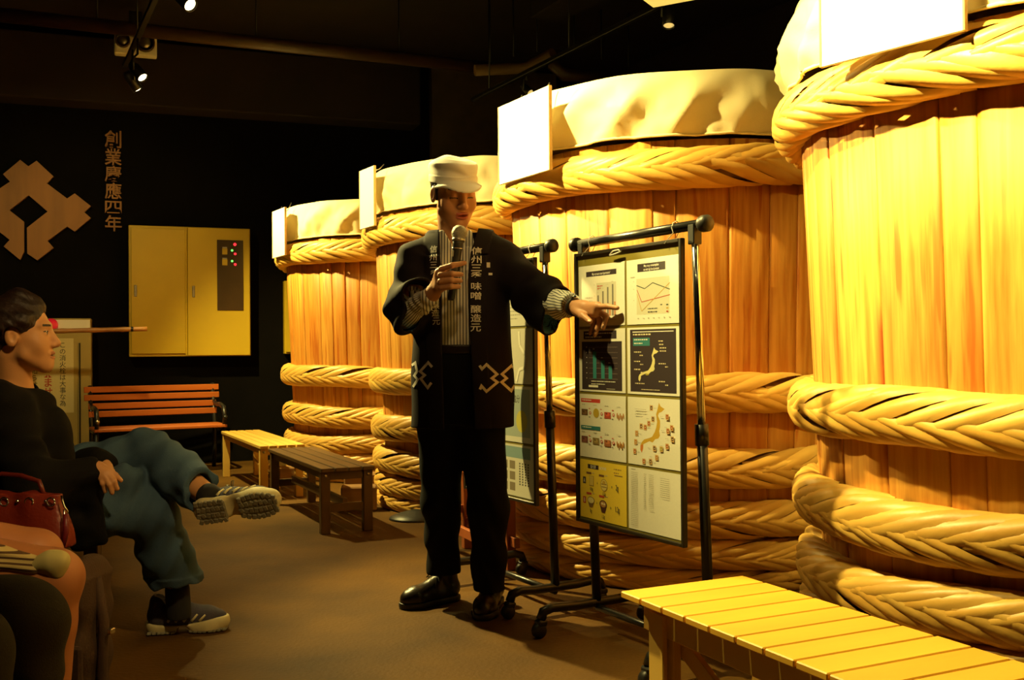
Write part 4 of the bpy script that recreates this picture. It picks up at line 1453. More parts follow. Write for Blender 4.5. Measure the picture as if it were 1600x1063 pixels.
class Field:
    def __init__(s, ax, ay, az):
        s.ax, s.ay, s.az = ax, ay, az
        s.F = np.full((len(ax), len(ay), len(az)), 0.5, np.float32)

    def like(s):
        return Field(s.ax, s.ay, s.az)

    def _sl(s, lo, hi):
        r = []
        for a, l_, h_ in ((s.ax, lo[0], hi[0]), (s.ay, lo[1], hi[1]), (s.az, lo[2], hi[2])):
            i, j = np.searchsorted(a, l_), np.searchsorted(a, h_)
            r.append(slice(max(0, i - 1), min(len(a), j + 1)))
        sl = tuple(r)
        P = (s.ax[sl[0]][:, None, None], s.ay[sl[1]][None, :, None], s.az[sl[2]][None, None, :])
        return sl, P

    def _mix(s, sl, d, k, op):
        A = s.F[sl]
        if op == 'u':
            if k > 0:
                h = np.maximum(k - np.abs(A - d), 0) / k
                s.F[sl] = np.minimum(A, d) - h * h * k * 0.25
            else:
                s.F[sl] = np.minimum(A, d)
        else:
            d = -d
            if k > 0:
                h = np.maximum(k - np.abs(A - d), 0) / k
                s.F[sl] = np.maximum(A, d) + h * h * k * 0.25
            else:
                s.F[sl] = np.maximum(A, d)

    def rc(s, a, b, ra, rb, k=0.01, op='u'):
        a, b = np.asarray(a, np.float32), np.asarray(b, np.float32)
        m = max(ra, rb) + k + 0.03
        sl, (x, y, z) = s._sl(np.minimum(a, b) - m, np.maximum(a, b) + m)
        ba = b - a
        L2 = max(1e-9, float(ba @ ba))
        t = np.clip(((x - a[0]) * ba[0] + (y - a[1]) * ba[1] + (z - a[2]) * ba[2]) / L2, 0, 1)
        d = np.sqrt((x - a[0] - t * ba[0]) ** 2 + (y - a[1] - t * ba[1]) ** 2 + (z - a[2] - t * ba[2]) ** 2) - (ra + t * (rb - ra))
        s._mix(sl, d, k, op)
        return s

    def chain(s, pts, rs, k=0.01, op='u'):
        for i in range(len(pts) - 1):
            s.rc(pts[i], pts[i + 1], rs[i], rs[i + 1], k, op)
        return s

    def ell(s, c, r, k=0.01, B=None, op='u'):
        """ellipsoid; B = 3x3 rows of local axes in world space"""
        c = np.asarray(c, np.float32)
        m = max(r) + k + 0.03
        sl, (x, y, z) = s._sl(c - m, c + m)
        x, y, z = x - c[0], y - c[1], z - c[2]
        if B is not None:
            p = [x * float(B[i][0]) + y * float(B[i][1]) + z * float(B[i][2]) for i in range(3)]
        else:
            p = [x, y, z]
        k0 = np.sqrt(sum((p[i] / r[i]) ** 2 for i in range(3)))
        k1 = np.sqrt(sum((p[i] / r[i] ** 2) ** 2 for i in range(3))) + 1e-6
        s._mix(sl, k0 * (k0 - 1) / k1, k, op)
        return s

    def eseg(s, a, b, u, r0, r1, k=0.01, op='u', e=2.0, flat=True):
        """segment with an elliptical section: u = direction of the first half-axis; r0, r1 = (ru, rw) at the ends"""
        a, b = np.asarray(a, np.float32), np.asarray(b, np.float32)
        ba = b - a
        L = float(np.linalg.norm(ba))
        t_ = ba / L
        u = np.asarray(u, np.float32)
        u = u - t_ * (u @ t_)
        u /= np.linalg.norm(u)
        w = np.cross(t_, u)
        m = max(*r0, *r1) + k + 0.03
        sl, (x, y, z) = s._sl(np.minimum(a, b) - m, np.maximum(a, b) + m)
        x, y, z = x - a[0], y - a[1], z - a[2]
        q = x * t_[0] + y * t_[1] + z * t_[2]
        tt = np.clip(q / L, 0, 1)
        ru = r0[0] + tt * (r1[0] - r0[0])
        rw = r0[1] + tt * (r1[1] - r0[1])
        pu = x * u[0] + y * u[1] + z * u[2]
        pw = x * w[0] + y * w[1] + z * w[2]
        rad = (np.abs(pu / ru) ** e + np.abs(pw / rw) ** e) ** (1 / e)
        d = (rad - 1) * np.minimum(ru, rw)
        if flat:
            d = np.maximum(d, np.maximum(-q, q - L))
        else:
            o = np.maximum(np.maximum(-q, q - L), 0)
            d = np.where(o > 0, np.sqrt(np.maximum(d, 0) ** 2 + o ** 2) + np.minimum(d, 0) * 0, d)
        s._mix(sl, d.astype(np.float32), k, op)
        return s

    def cut(s, p, n):
        """keep the side that n points away from"""
        n = np.asarray(n, np.float32)
        n = n / np.linalg.norm(n)
        d = (s.ax[:, None, None] - p[0]) * n[0] + (s.ay[None, :, None] - p[1]) * n[1] + (s.az[None, None, :] - p[2]) * n[2]
        s.F = np.maximum(s.F, d)
        return s

    def grid(s):
        return s.ax[:, None, None], s.ay[None, :, None], s.az[None, None, :]

    def join(s, o, k=0.0):
        if k > 0:
            h = np.maximum(k - np.abs(s.F - o.F), 0) / k
            s.F = np.minimum(s.F, o.F) - h * h * k * 0.25
        else:
            s.F = np.minimum(s.F, o.F)
        return s

    def sub(s, o):
        s.F = np.maximum(s.F, -o.F)
        return s

    def sample(s, P, F=None):
        """field value at points (nearest grid node)"""
        F = s.F if F is None else F
        i = np.clip(np.searchsorted(s.ax, P[:, 0]), 0, len(s.ax) - 1)
        j = np.clip(np.searchsorted(s.ay, P[:, 1]), 0, len(s.ay) - 1)
        k = np.clip(np.searchsorted(s.az, P[:, 2]), 0, len(s.az) - 1)
        return F[i, j, k]

    def net(s):
        F = s.F
        F[0], F[-1], F[:, 0], F[:, -1], F[:, :, 0], F[:, :, -1] = (np.maximum(q, 0.01) for q in (F[0], F[-1], F[:, 0], F[:, -1], F[:, :, 0], F[:, :, -1]))
        ins = F < 0
        cnt = np.zeros(tuple(n - 1 for n in F.shape), np.int8)
        for i in (0, 1):
            for j in (0, 1):
                for k in (0, 1):
                    cnt += ins[i:F.shape[0] - 1 + i, j:F.shape[1] - 1 + j, k:F.shape[2] - 1 + k]
        act = (cnt > 0) & (cnt < 8)
        ci = np.argwhere(act)
        idx = np.full(act.shape, -1, np.int32)
        idx[act] = np.arange(len(ci))
        acc = np.zeros((len(ci), 3), np.float32)
        nn = np.zeros(len(ci), np.float32)
        cor = [(i, j, k) for i in (0, 1) for j in (0, 1) for k in (0, 1)]
        val = {c: F[ci[:, 0] + c[0], ci[:, 1] + c[1], ci[:, 2] + c[2]] for c in cor}
        for c in cor:
            for ax in range(3):
                if c[ax] == 0:
                    c2 = list(c)
                    c2[ax] = 1
                    v0, v1 = val[c], val[tuple(c2)]
                    m = (v0 < 0) != (v1 < 0)
                    t = np.where(m, v0 / np.where(m, v0 - v1, 1), 0)
                    p = np.zeros((len(ci), 3), np.float32) + np.array(c, np.float32)
                    p[:, ax] += t
                    acc += p * m[:, None]
                    nn += m
        pos = ci + acc / np.maximum(nn, 1)[:, None]
        V = np.stack([np.interp(pos[:, q], np.arange(len(a)), a) for q, a in enumerate((s.ax, s.ay, s.az))], 1)
        Q = []
        for ax in range(3):
            o = [(1, 2), (2, 0), (0, 1)][ax]
            sl0 = [slice(1, -1)] * 3
            sl1 = [slice(1, -1)] * 3
            sl0[ax] = slice(0, -1)
            sl1[ax] = slice(1, None)
            a, b = ins[tuple(sl0)], ins[tuple(sl1)]
            for flip in (False, True):
                m = np.argwhere((a & ~b) if not flip else (~a & b))
                if not len(m):
                    continue
                base = m.copy()
                for q in o:
                    base[:, q] += 1
                def cell(du, dv):
                    c = base.copy()
                    c[:, o[0]] -= du
                    c[:, o[1]] -= dv
                    return idx[c[:, 0], c[:, 1], c[:, 2]]
                quad = np.stack([cell(1, 1), cell(0, 1), cell(0, 0), cell(1, 0)], 1)
                if flip:
                    quad = quad[:, ::-1]
                Q.append(quad)
        Q = np.concatenate(Q)
        Q = Q[(Q >= 0).all(1)]
        return V, Q

    def mesh(s, name, mats, pick=None, relax=1):
        V, Q = s.net()
        for _ in range(relax):                              # light smoothing along the net
            e = np.concatenate([Q[:, [0, 1]], Q[:, [1, 2]], Q[:, [2, 3]], Q[:, [3, 0]]])
            sm = np.zeros_like(V)
            n = np.zeros(len(V))
            for q in range(3):
                sm[:, q] = np.bincount(e[:, 0], V[e[:, 1], q], len(V)) + np.bincount(e[:, 1], V[e[:, 0], q], len(V))
            n = np.bincount(e[:, 0], minlength=len(V)) + np.bincount(e[:, 1], minlength=len(V))
            V = V * 0.5 + 0.5 * sm / np.maximum(n, 1)[:, None]
        me = bpy.data.meshes.new(name)
        me.vertices.add(len(V))
        me.vertices.foreach_set('co', V.astype(np.float32).ravel())
        me.loops.add(len(Q) * 4)
        me.loops.foreach_set('vertex_index', Q.astype(np.int32).ravel())
        me.polygons.add(len(Q))
        me.polygons.foreach_set('loop_start', np.arange(0, len(Q) * 4, 4, dtype=np.int32))
        me.polygons.foreach_set('loop_total', np.full(len(Q), 4, np.int32))
        me.update(calc_edges=True)
        me.validate()
        for m in (mats if isinstance(mats, (list, tuple)) else [mats]):
            me.materials.append(m)
        if pick is not None and len(me.polygons) == len(Q):
            me.polygons.foreach_set('material_index', pick(V[Q].mean(1)).astype(np.int32))
        me.polygons.foreach_set('use_smooth', [True] * len(me.polygons))
        return me


def put(name, me, root, label=None, parent=None):
    """a mesh made in world coordinates, hung under its thing"""
    o = bpy.data.objects.new(name, me)
    C.objects.link(o)
    par = parent or root
    o.parent = par
    o.location = (-Vector(root.location)) if par == root else (0, 0, 0)
    if label:
        o['label'] = label
    return o


def nrm(v):
    v = np.asarray(v, float)
    return v / np.linalg.norm(v)


M_skin = mat('warm_skin', (0.56, 0.27, 0.13), 0.5, var=0.10, scale=14, bump=0.05, bscale=200)
M_lip_w = mat('pale_lip', (0.46, 0.17, 0.08), 0.45, var=0.1)
M_skin_w = mat('fair_skin', (0.64, 0.32, 0.13), 0.5, var=0.08, scale=12, bump=0.05, bscale=200)
M_lip = mat('lip', (0.42, 0.10, 0.06), 0.4, var=0.1)
M_hair = mat('dark_hair', (0.018, 0.010, 0.006), 0.45, var=0.5, scale=60, stretch=(1, 1, 0.2), bump=0.3, bscale=120)
M_hair_w = mat('brown_hair', (0.022, 0.007, 0.004), 0.55, var=0.6, scale=70, stretch=(0.4, 1, 0.4), bump=0.5, bscale=90)
M_nail = mat('finger_nail', (0.72, 0.48, 0.33), 0.35, var=0.05)
M_eye = mat('eye_white', (0.7, 0.66, 0.58), 0.3, var=0.05)
M_happi = mat('indigo_happi', (0.011, 0.0068, 0.0105), 0.85, spec=0.25, var=0.25, scale=6, bump=0.12, bscale=400)
M_lining = mat('blue_lining', (0.10, 0.28, 0.52), 0.8, var=0.1, scale=6)
M_white_cloth = mat('white_cap_cloth', (0.84, 0.82, 0.76), 0.85, var=0.04, scale=10, bump=0.08, bscale=300)
M_trouser = mat('black_trousers', (0.0045, 0.004, 0.0036), 0.85, spec=0.2, var=0.3, scale=6, bump=0.1, bscale=300)
M_leather = mat('dark_brown_leather', (0.020, 0.012, 0.007), 0.32, var=0.4, scale=12, bump=0.1, bscale=120)
M_ink_white = mat('white_print', (0.80, 0.77, 0.70), 0.85, var=0.06, scale=30)
M_denim = mat('blue_denim', (0.050, 0.105, 0.175), 0.85, scale=5, col2=(0.030, 0.066, 0.115), bump=0.25, bscale=350, detail=6)
M_denim_dark = mat('dark_trouser_cloth', (0.030, 0.024, 0.018), 0.9, scale=5, col2=(0.018, 0.014, 0.010), bump=0.2, bscale=300)
M_jacket = mat('black_jacket', (0.0035, 0.0028, 0.0026), 0.9, spec=0.2, var=0.3, scale=8, bump=0.15, bscale=200)
M_sock = mat('black_sock', (0.010, 0.010, 0.011), 0.9, var=0.2)
M_shoe_up = mat('slate_shoe_mesh', (0.060, 0.055, 0.085), 0.8, var=0.3, scale=40, bump=0.2, bscale=200)
M_shoe_rim = mat('cream_shoe_rim', (0.62, 0.56, 0.30), 0.6, var=0.1, scale=20)
M_shoe_tread = mat('grey_tread_rubber', (0.26, 0.25, 0.17), 0.75, var=0.25, scale=30)


def stripe_material():
    m, t, b = nt('striped_shirt_cotton')
    a = N(t, 'ShaderNodeAttribute', attribute_name='st')
    d = N(t, 'ShaderNodeMath', operation='DIVIDE')
    d.inputs[1].default_value = 0.0115
    t.links.new(a.outputs['Fac'], d.inputs[0])
    f = N(t, 'ShaderNodeMath', operation='FRACT')
    t.links.new(d.outputs[0], f.inputs[0])
    c = N(t, 'ShaderNodeMath', operation='LESS_THAN')
    c.inputs[1].default_value = 0.30
    t.links.new(f.outputs[0], c.inputs[0])
    mx = N(t, 'ShaderNodeMixRGB')
    mx.inputs[1].default_value = (0.80, 0.78, 0.70, 1)
    mx.inputs[2].default_value = (0.045, 0.05, 0.085, 1)
    t.links.new(c.outputs[0], mx.inputs[0])
    t.links.new(mx.outputs[0], b.inputs['Base Color'])
    b.inputs['Roughness'].default_value = 0.85
    return m


M_stripe = stripe_material()


class Head:
    """head frame: a to the viewer's right of the face, b forward, c up; origin between the ears at eye level"""

    def __init__(s, o, fwd, pitch, roll=0.0, k=1.0):
        f0 = nrm((fwd[0], fwd[1], 0))
        r = np.array([-f0[1], f0[0], 0.0])                   # person's left hand side
        f = f0 * math.cos(pitch) + np.array([0, 0, -1.0]) * math.sin(pitch)
        u = f0 * math.sin(pitch) + np.array([0, 0, 1.0]) * math.cos(pitch)
        r2 = r * math.cos(roll) + u * math.sin(roll)
        u2 = u * math.cos(roll) - r * math.sin(roll)
        s.o, s.B, s.k = np.asarray(o, float), np.array([r2, f, u2]), k

    def w(s, a, b, c):
        return s.o + (s.B[0] * a + s.B[1] * b + s.B[2] * c) * s.k

    def loc(s, P):
        return (P - s.o) @ s.B.T / s.k

    def carve(s, F, female=False, mouth_open=0.0):
        k, w = s.k, s.w
        E = lambda c, r, kk=0.012, op='u': F.ell(w(*c), [q * k for q in r], kk, s.B, op)
        E((0, -0.012, 0.040), (0.075, 0.094, 0.088))
        E((0, 0.030, -0.012), (0.066, 0.062, 0.075), 0.03)
        F.rc(w(-0.047, 0.018, -0.066), w(-0.010, 0.066, -0.103), 0.020 * k, 0.019 * k, 0.03)
        F.rc(w(0.047, 0.018, -0.066), w(0.010, 0.066, -0.103), 0.020 * k, 0.019 * k, 0.03)
        E((0, 0.045, -0.07), (0.042, 0.045, 0.040), 0.025)
        for sg in (-1, 1):
            E((sg * 0.040, 0.056, -0.036), (0.024, 0.022, 0.026), 0.025)
            F.rc(w(sg * 0.012, 0.086, 0.023), w(sg * 0.048, 0.070, 0.024), 0.0095 * k, 0.008 * k, 0.014)
            E((sg * 0.032, 0.099, -0.001), (0.017, 0.014, 0.013), 0.012, 's')
            E((sg * 0.0315, 0.0745, -0.002), (0.0145, 0.0125, 0.0125), 0.004)
            # ear
            E((sg * 0.0755, -0.012, -0.008), (0.010, 0.019, 0.030), 0.010)
            E((sg * 0.086, -0.004, -0.006), (0.008, 0.011, 0.018), 0.005, 's')
        F.rc(w(0, 0.086, 0.012), w(0, 0.107, -0.036), 0.0085 * k, 0.0125 * k, 0.012)
        F.rc(w(-0.0125, 0.097, -0.041), w(0.0125, 0.097, -0.041), 0.0085 * k, 0.0085 * k, 0.008)
        F.rc(w(-0.021, 0.082, -0.0675), w(0.021, 0.082, -0.0675), 0.0055 * k, 0.0055 * k, 0.010)
        E((0, 0.089, -0.066), (0.020, 0.010, 0.0068), 0.006)
        E((0, 0.087, -0.080), (0.018, 0.010, 0.0075), 0.006)
        if mouth_open:
            E((0, 0.094, -0.0735), (0.015, 0.014, mouth_open), 0.003, 's')
        E((0, 0.088, -0.0735), (0.024, 0.0115, 0.0014), 0.002, 's')

    def pick(s, P, base, look=-0.006):
        """material: 0 skin, 1 lips, 2 dark (brows, lashes)"""
        L = s.loc(P)
        a, b, c = np.abs(L[:, 0]), L[:, 1], L[:, 2]
        lips = (b > 0.078) & (a < 0.023) & (c < -0.059 - a * 0.12) & (c > -0.0885 + a * 0.25)
        brow = (b > 0.055) & (a > 0.013) & (a < 0.052) & (np.abs(c - (0.0235 - 4.0 * (a - 0.034) ** 2 + 0.02 * (a - 0.03))) < 0.0036)
        lash = (b > 0.055) & (a > 0.018) & (a < 0.0455) & (np.abs(c - (look - 9 * (a - 0.032) ** 2)) < 0.0022)
        base[lips] = 1
        base[brow | lash] = 2
        return base


def project(name, strokes_v, strokes_f, bvh, d, off, m, root, parent):
    """lay flat print on cloth: points are cast along d on to the surface"""
    d = Vector(d).normalized()
    bm = bmesh.new()
    vs_ = [bm.verts.new(q) for q in strokes_v]
    for f in strokes_f:
        bm.faces.new([vs_[i] for i in f])
    bmesh.ops.triangulate(bm, faces=bm.faces)
    for _ in range(3):
        es = [e for e in bm.edges if e.calc_length() > 0.007]
        if es:
            bmesh.ops.subdivide_edges(bm, edges=es, cuts=1)
            bmesh.ops.triangulate(bm, faces=bm.faces)
    bm.verts.index_update()
    strokes_v = [v.co.copy() for v in bm.verts]
    strokes_f = [tuple(v.index for v in f.verts) for f in bm.faces]
    bm.free()
    V, ok = [], []
    for p in strokes_v:
        h = bvh.ray_cast(Vector(p) - d * 0.6, d, 1.5)
        if h[0] is None:
            V.append(Vector(p))
            ok.append(False)
        else:
            V.append(h[0] - d * off)
            ok.append(True)
    F_ = [f for f in strokes_f if all(ok[i] for i in f) and max(abs((V[i] - V[f[0]]).dot(d)) for i in f) < 0.04]
    used = sorted({i for f in F_ for i in f})
    mp = {i: j for j, i in enumerate(used)}
    me = pymesh(name, [V[i] for i in used], [[mp[i] for i in f] for f in F_])
    me.materials.append(m)
    return put(name, me, root, parent=parent)


def ribbon(pts, w, step=0.006):
    """flat stroke in the (x, z) plane with mitred corners, cut into short quads"""
    P = [Vector((p[0], p[2])) for p in pts]
    off = []
    for i, p in enumerate(P):
        d0 = (P[i] - P[i - 1]).normalized() if i else (P[1] - P[0]).normalized()
        d1 = (P[i + 1] - P[i]).normalized() if i < len(P) - 1 else d0
        n0, n1 = Vector((-d0.y, d0.x)), Vector((-d1.y, d1.x))
        b = (n0 + n1).normalized()
        off.append(b * (w / 2 / max(0.45, b.dot(n0))))
    v, f = [], []
    for i in range(len(P) - 1):
        n = max(1, int((P[i + 1] - P[i]).length / step))
        for j in range(n + (1 if i == len(P) - 2 else 0)):
            t = j / n
            c, o = P[i].lerp(P[i + 1], t), off[i].lerp(off[i + 1], t)
            v += [(c.x - o.x, pts[0][1], c.y - o.y), (c.x, pts[0][1], c.y), (c.x + o.x, pts[0][1], c.y + o.y)]
    for i in range(len(v) // 3 - 1):
        f += [(3 * i, 3 * i + 3, 3 * i + 4, 3 * i + 1), (3 * i + 1, 3 * i + 4, 3 * i + 5, 3 * i + 2)]
    return v, f


def A3(px, py, Y):
    return np.array(at(px, py, Y))


def nail(root, parent, p, d, up, r=0.0052):
    """a small finger nail: p tip centre, d along the finger, up out of the nail"""
    d, up = Vector(d).normalized(), Vector(up).normalized()
    up = (up - d * up.dot(d)).normalized()
    sd = d.cross(up)
    bm = bmesh.new()
    bmesh.ops.create_uvsphere(bm, u_segments=10, v_segments=6, radius=1.0)
    Mx = Matrix((( sd.x, d.x, up.x, p[0]), (sd.y, d.y, up.y, p[1]), (sd.z, d.z, up.z, p[2]), (0, 0, 0, 1))) @ Matrix.Diagonal((r, r * 1.25, r * 0.35, 1))
    bmesh.ops.transform(bm, matrix=Mx, verts=bm.verts)
    me = bpy.data.meshes.new('nail')
    bm.to_mesh(me)
    bm.free()
    me.materials.append(M_nail)
    me.polygons.foreach_set('use_smooth', [True] * len(me.polygons))
    put('nail', me, root, parent=parent)


# ------------------------------------------------------------------ presenter
YP = 3.88
pres = thing('person', 'man in white cap and dark happi coat, speaking into a microphone and pointing', 'person', (-0.215, 3.90, 0))
hd_ = Head(A3(709, 301, 3.90), (0.42, -0.907), R(15), R(4), 1.04)
F = Field(axis((-0.52, -0.30, 0.004), (-0.30, -0.05, 0.0026), (-0.05, 0.16, 0.004), (0.16, 0.42, 0.0026)), axis((3.34, 4.12, 0.003)),
          axis((0.55, 1.10, 0.008), (1.10, 1.80, 0.0026)))
hd_.carve(F, mouth_open=0.0045)
# neck and trunk
F.rc(hd_.w(0, -0.026, -0.06), A3(710, 388, 3.945), 0.054, 0.060, 0.025)
shL, shR = A3(652, 412, 3.92), A3(780, 408, 3.89)
F.rc(A3(702, 396, 3.945), shL, 0.045, 0.045, 0.03)
F.rc(A3(706, 396, 3.945), shR, 0.045, 0.045, 0.03)
F.eseg(A3(714, 415, 3.93), A3(718, 560, 3.93), (1, 0, 0), (0.130, 0.085), (0.115, 0.080), 0.04)
F.eseg(A3(718, 560, 3.93), A3(720, 655, 3.93), (1, 0, 0), (0.115, 0.08), (0.125, 0.085), 0.03)
elL, wrL = A3(634, 497, 3.83), A3(676, 459, 3.705)
elR, wrR = A3(842, 468, 3.78), A3(893, 479, 3.575)
F.chain([shL, elL, wrL], [0.045, 0.038, 0.025], 0.02)
F.chain([shR, elR, wrR], [0.045, 0.038, 0.025], 0.02)
# the hand that holds the microphone: back of the hand to the left, fingers across the front
mic0, mic1 = A3(705, 464, 3.675), A3(716, 377, 3.700)
kn = [A3(690, 420, 3.655), A3(688, 430, 3.645), A3(688, 440, 3.642), A3(690, 450, 3.645)]
F.rc(wrL, A3(686, 449, 3.672), 0.0255, 0.021, 0.012)
F.rc(wrL, A3(687, 429, 3.675), 0.022, 0.018, 0.015)
F.rc(A3(687, 426, 3.668), A3(687, 449, 3.660), 0.017, 0.017, 0.015)
mids = [A3(706, 415, 3.635), A3(706, 428, 3.628), A3(705, 438, 3.628), A3(704, 448, 3.632)]
tips = [A3(726, 411, 3.648), A3(721, 429, 3.648), A3(719.5, 439, 3.648), A3(717, 448, 3.650)]
for i in range(4):
    F.chain([kn[i], mids[i], tips[i]], [0.0112, 0.0102, 0.0085], 0.004)
F.chain([A3(684, 440, 3.688), A3(694, 424, 3.706), A3(709, 413, 3.703)], [0.015, 0.0115, 0.010], 0.006)
# the pointing hand
F.rc(wrR, A3(913, 480, 3.515), 0.027, 0.022, 0.012)
F.rc(A3(905, 481, 3.535), A3(934, 479, 3.455), 0.021, 0.0165, 0.014)
F.rc(A3(908, 486, 3.525), A3(930, 489, 3.465), 0.020, 0.0155, 0.014)
F.chain([A3(932, 479.5, 3.458), A3(950, 479, 3.418), A3(964.5, 481.5, 3.388)], [0.0112, 0.0095, 0.0078], 0.005)
F.chain([A3(899, 485, 3.530), A3(911, 494, 3.475), A3(922, 502.5, 3.440)], [0.0165, 0.0122, 0.0098], 0.008)
F.chain([A3(934, 486, 3.468), A3(947, 494, 3.450), A3(942.5, 513, 3.455)], [0.0112, 0.0102, 0.0082], 0.004)
F.chain([A3(930, 490, 3.480), A3(937.5, 501, 3.470), A3(929.5, 524, 3.470)], [0.0110, 0.0098, 0.0080], 0.004)
F.chain([A3(924, 492, 3.492), A3(929, 504, 3.490), A3(922, 521, 3.490)], [0.0102, 0.0090, 0.0074], 0.004)
me = F.mesh('body', [M_skin, M_lip, M_hair], lambda P: hd_.pick(P, np.zeros(len(P), np.int32), -0.0085))
body = put('body', me, pres)
nail(pres, body, A3(921.0, 501, 3.430), A3(922, 502.5, 3.44) - A3(911, 494, 3.475), (0.1, -1, 0.35), 0.0066)
nail(pres, body, A3(942.5, 510, 3.4465), A3(942.5, 513, 3.455) - A3(947, 494, 3.45), (0.1, -1, 0.1))
nail(pres, body, A3(930, 520, 3.4615), A3(929.5, 524, 3.47) - A3(937.5, 501, 3.47), (0.1, -1, 0.1))

# hair under the cap
Fh = Field(axis((-0.38, -0.06, 0.003)), axis((3.74, 4.06, 0.003)), axis((1.44, 1.78, 0.003)))
Fh.ell(hd_.w(0, -0.014, 0.036), (0.0835, 0.101, 0.093), 0.0, hd_.B)
for sg in (-1, 1):
    Fh.rc(hd_.w(sg * 0.071, 0.018, 0.03), hd_.w(sg * 0.071, 0.012, -0.022), 0.010, 0.006, 0.01)
Fh.cut(hd_.w(0, 0.034, 0.06), hd_.B[1] + hd_.B[2] * 0.0)
Fh.cut(hd_.w(0, 0, 0.07), hd_.B[2])
Fh.cut(hd_.w(0, -0.03, -0.045), -hd_.B[2] + hd_.B[1] * 0.35)
for sg in (-1, 1):
    Fh.ell(hd_.w(sg * 0.086, -0.012, -0.008), (0.026, 0.030, 0.036), 0.004, hd_.B, 's')
put('hair', Fh.mesh('hair', M_hair), pres)

# white cap: soft drum crown, stitched band and short peak
Fc = Field(axis((-0.38, -0.05, 0.0028)), axis((3.68, 4.06, 0.0028)), axis((1.44, 1.82, 0.0028)))
Bh = hd_.B
Fc.eseg(hd_.w(0, -0.010, 0.040), hd_.w(0, -0.016, 0.100), Bh[0], (0.0865, 0.105), (0.083, 0.102), 0.0, e=2.2)
Fc.ell(hd_.w(0, -0.018, 0.100), (0.086, 0.106, 0.032), 0.016, Bh)
Fc.eseg(hd_.w(0, -0.010, 0.036), hd_.w(0, -0.011, 0.062), Bh[0], (0.0890, 0.1075), (0.0885, 0.107), 0.003, e=2.2)
x, y, z = Fc.grid()
lc = [(x - hd_.o[0]) * Bh[i][0] + (y - hd_.o[1]) * Bh[i][1] + (z - hd_.o[2]) * Bh[i][2] for i in range(3)]
Fc.F += (0.0035 * np.sin(lc[2] * 95 + 2.2 * np.sin(lc[0] * 30) + lc[1] * 22) * np.clip((lc[2] - 0.062) * 60, 0, 1)).astype(np.float32)
# dent in the crown
Fc.ell(hd_.w(0.005, 0.03, 0.147), (0.045, 0.022, 0.022), 0.02, Bh, 's')
# peak: a curved plate
pk = Fc.like()
rad = np.sqrt((lc[0] / 0.098) ** 2 + ((lc[1] + 0.010) / 0.162) ** 2)
surf = lc[2] - (0.055 - 1.9 * np.maximum(lc[1] - 0.08, 0) ** 1.5 - 3.6 * lc[0] ** 2)
pk.F = np.maximum(np.maximum((rad - 1) * 0.09, np.abs(surf) - 0.0042), 0.035 - lc[1]).astype(np.float32)
Fc.join(pk, 0.006)
inner = Fc.like()
inner.eseg(hd_.w(0, -0.010, 0.000), hd_.w(0, -0.014, 0.090), Bh[0], (0.0785, 0.097), (0.076, 0.094), 0.0)
Fc.sub(inner)
put('cap', Fc.mesh('cap', M_white_cloth), pres)

# striped shirt
Fs = Field(axis((-0.50, 0.28, 0.0042)), axis((3.50, 4.10, 0.0042)), axis((0.98, 1.50, 0.0042)))
Fs.eseg(A3(714, 425, 3.93), A3(716, 560, 3.93), (1, 0, 0), (0.150, 0.104), (0.137, 0.103), 0.02)
Fs.eseg(A3(712, 392, 3.93), A3(714, 426, 3.93), (1, 0, 0), (0.085, 0.085), (0.150, 0.104), 0.02)
Fs.rc(A3(702, 402, 3.945), shL, 0.046, 0.046, 0.04)
Fs.rc(A3(716, 402, 3.945), shR, 0.046, 0.046, 0.04)
slL = Fs.like()
slL.chain([shL, elL, wrL + (wrL - elL) * 0.15], [0.046, 0.043, 0.036], 0.01)
slL.cut(wrL - (wrL - elL) * 0.03, wrL - elL)
slR = Fs.like()
slR.chain([shR, elR, wrR + (wrR - elR) * 0.15], [0.046, 0.044, 0.041], 0.01)
slR.rc(wrR - (wrR - elR) * 0.30, wrR - (wrR - elR) * 0.25, 0.050, 0.046, 0.02)
slR.cut(wrR - (wrR - elR) * 0.02, wrR - elR)
x, y, z = Fs.grid()
for sl_, a_, b_ in ((slL, elL, wrL), (slR, elR, wrR)):
    t_ = nrm(b_ - a_)
    q = (x - a_[0]) * t_[0] + (y - a_[1]) * t_[1] + (z - a_[2]) * t_[2]
    sl_.F += (0.0035 * np.sin(q * 120 + 3 * np.sin(z * 40 + x * 25))).astype(np.float32)
Fs.join(slL, 0.01).join(slR, 0.01)
Fs.F += (0.003 * np.sin(z * 55 + 6 * x + 2 * np.sin(x * 40))).astype(np.float32)
# stand-and-fall collar round the neck
nk0, nk1 = A3(709, 385, 3.930), hd_.w(0, -0.022, -0.075)
ax_ = nrm(nk1 - nk0)
q = (x - nk0[0]) * ax_[0] + (y - nk0[1]) * ax_[1] + (z - nk0[2]) * ax_[2]
rr_ = np.sqrt(np.maximum((x - nk0[0]) ** 2 + (y - nk0[1]) ** 2 + (z - nk0[2]) ** 2 - q * q, 0))
col = np.abs(rr_ - (0.073 - 0.10 * np.maximum(q - 0.01, -0.02))) - 0.0055
vee = np.maximum(np.abs(x - (nk0[0] + 0.012)) - 0.012 - 0.55 * np.maximum(q + 0.01, 0), y - nk0[1])
col = np.maximum(np.maximum(col, np.maximum(-q - 0.03, q - 0.055)), -vee)
Fs.F = np.minimum(Fs.F, col.astype(np.float32))
hol = Fs.like()
hol.rc(nk0 - ax_ * 0.01, nk1 + ax_ * 0.1, 0.062, 0.060, 0.0)
Fs.sub(hol)
me = Fs.mesh('shirt', M_stripe)
V = np.empty(len(me.vertices) * 3, np.float32)
me.vertices.foreach_get('co', V)
V = V.reshape(-1, 3)
st_ = V[:, 0].copy()
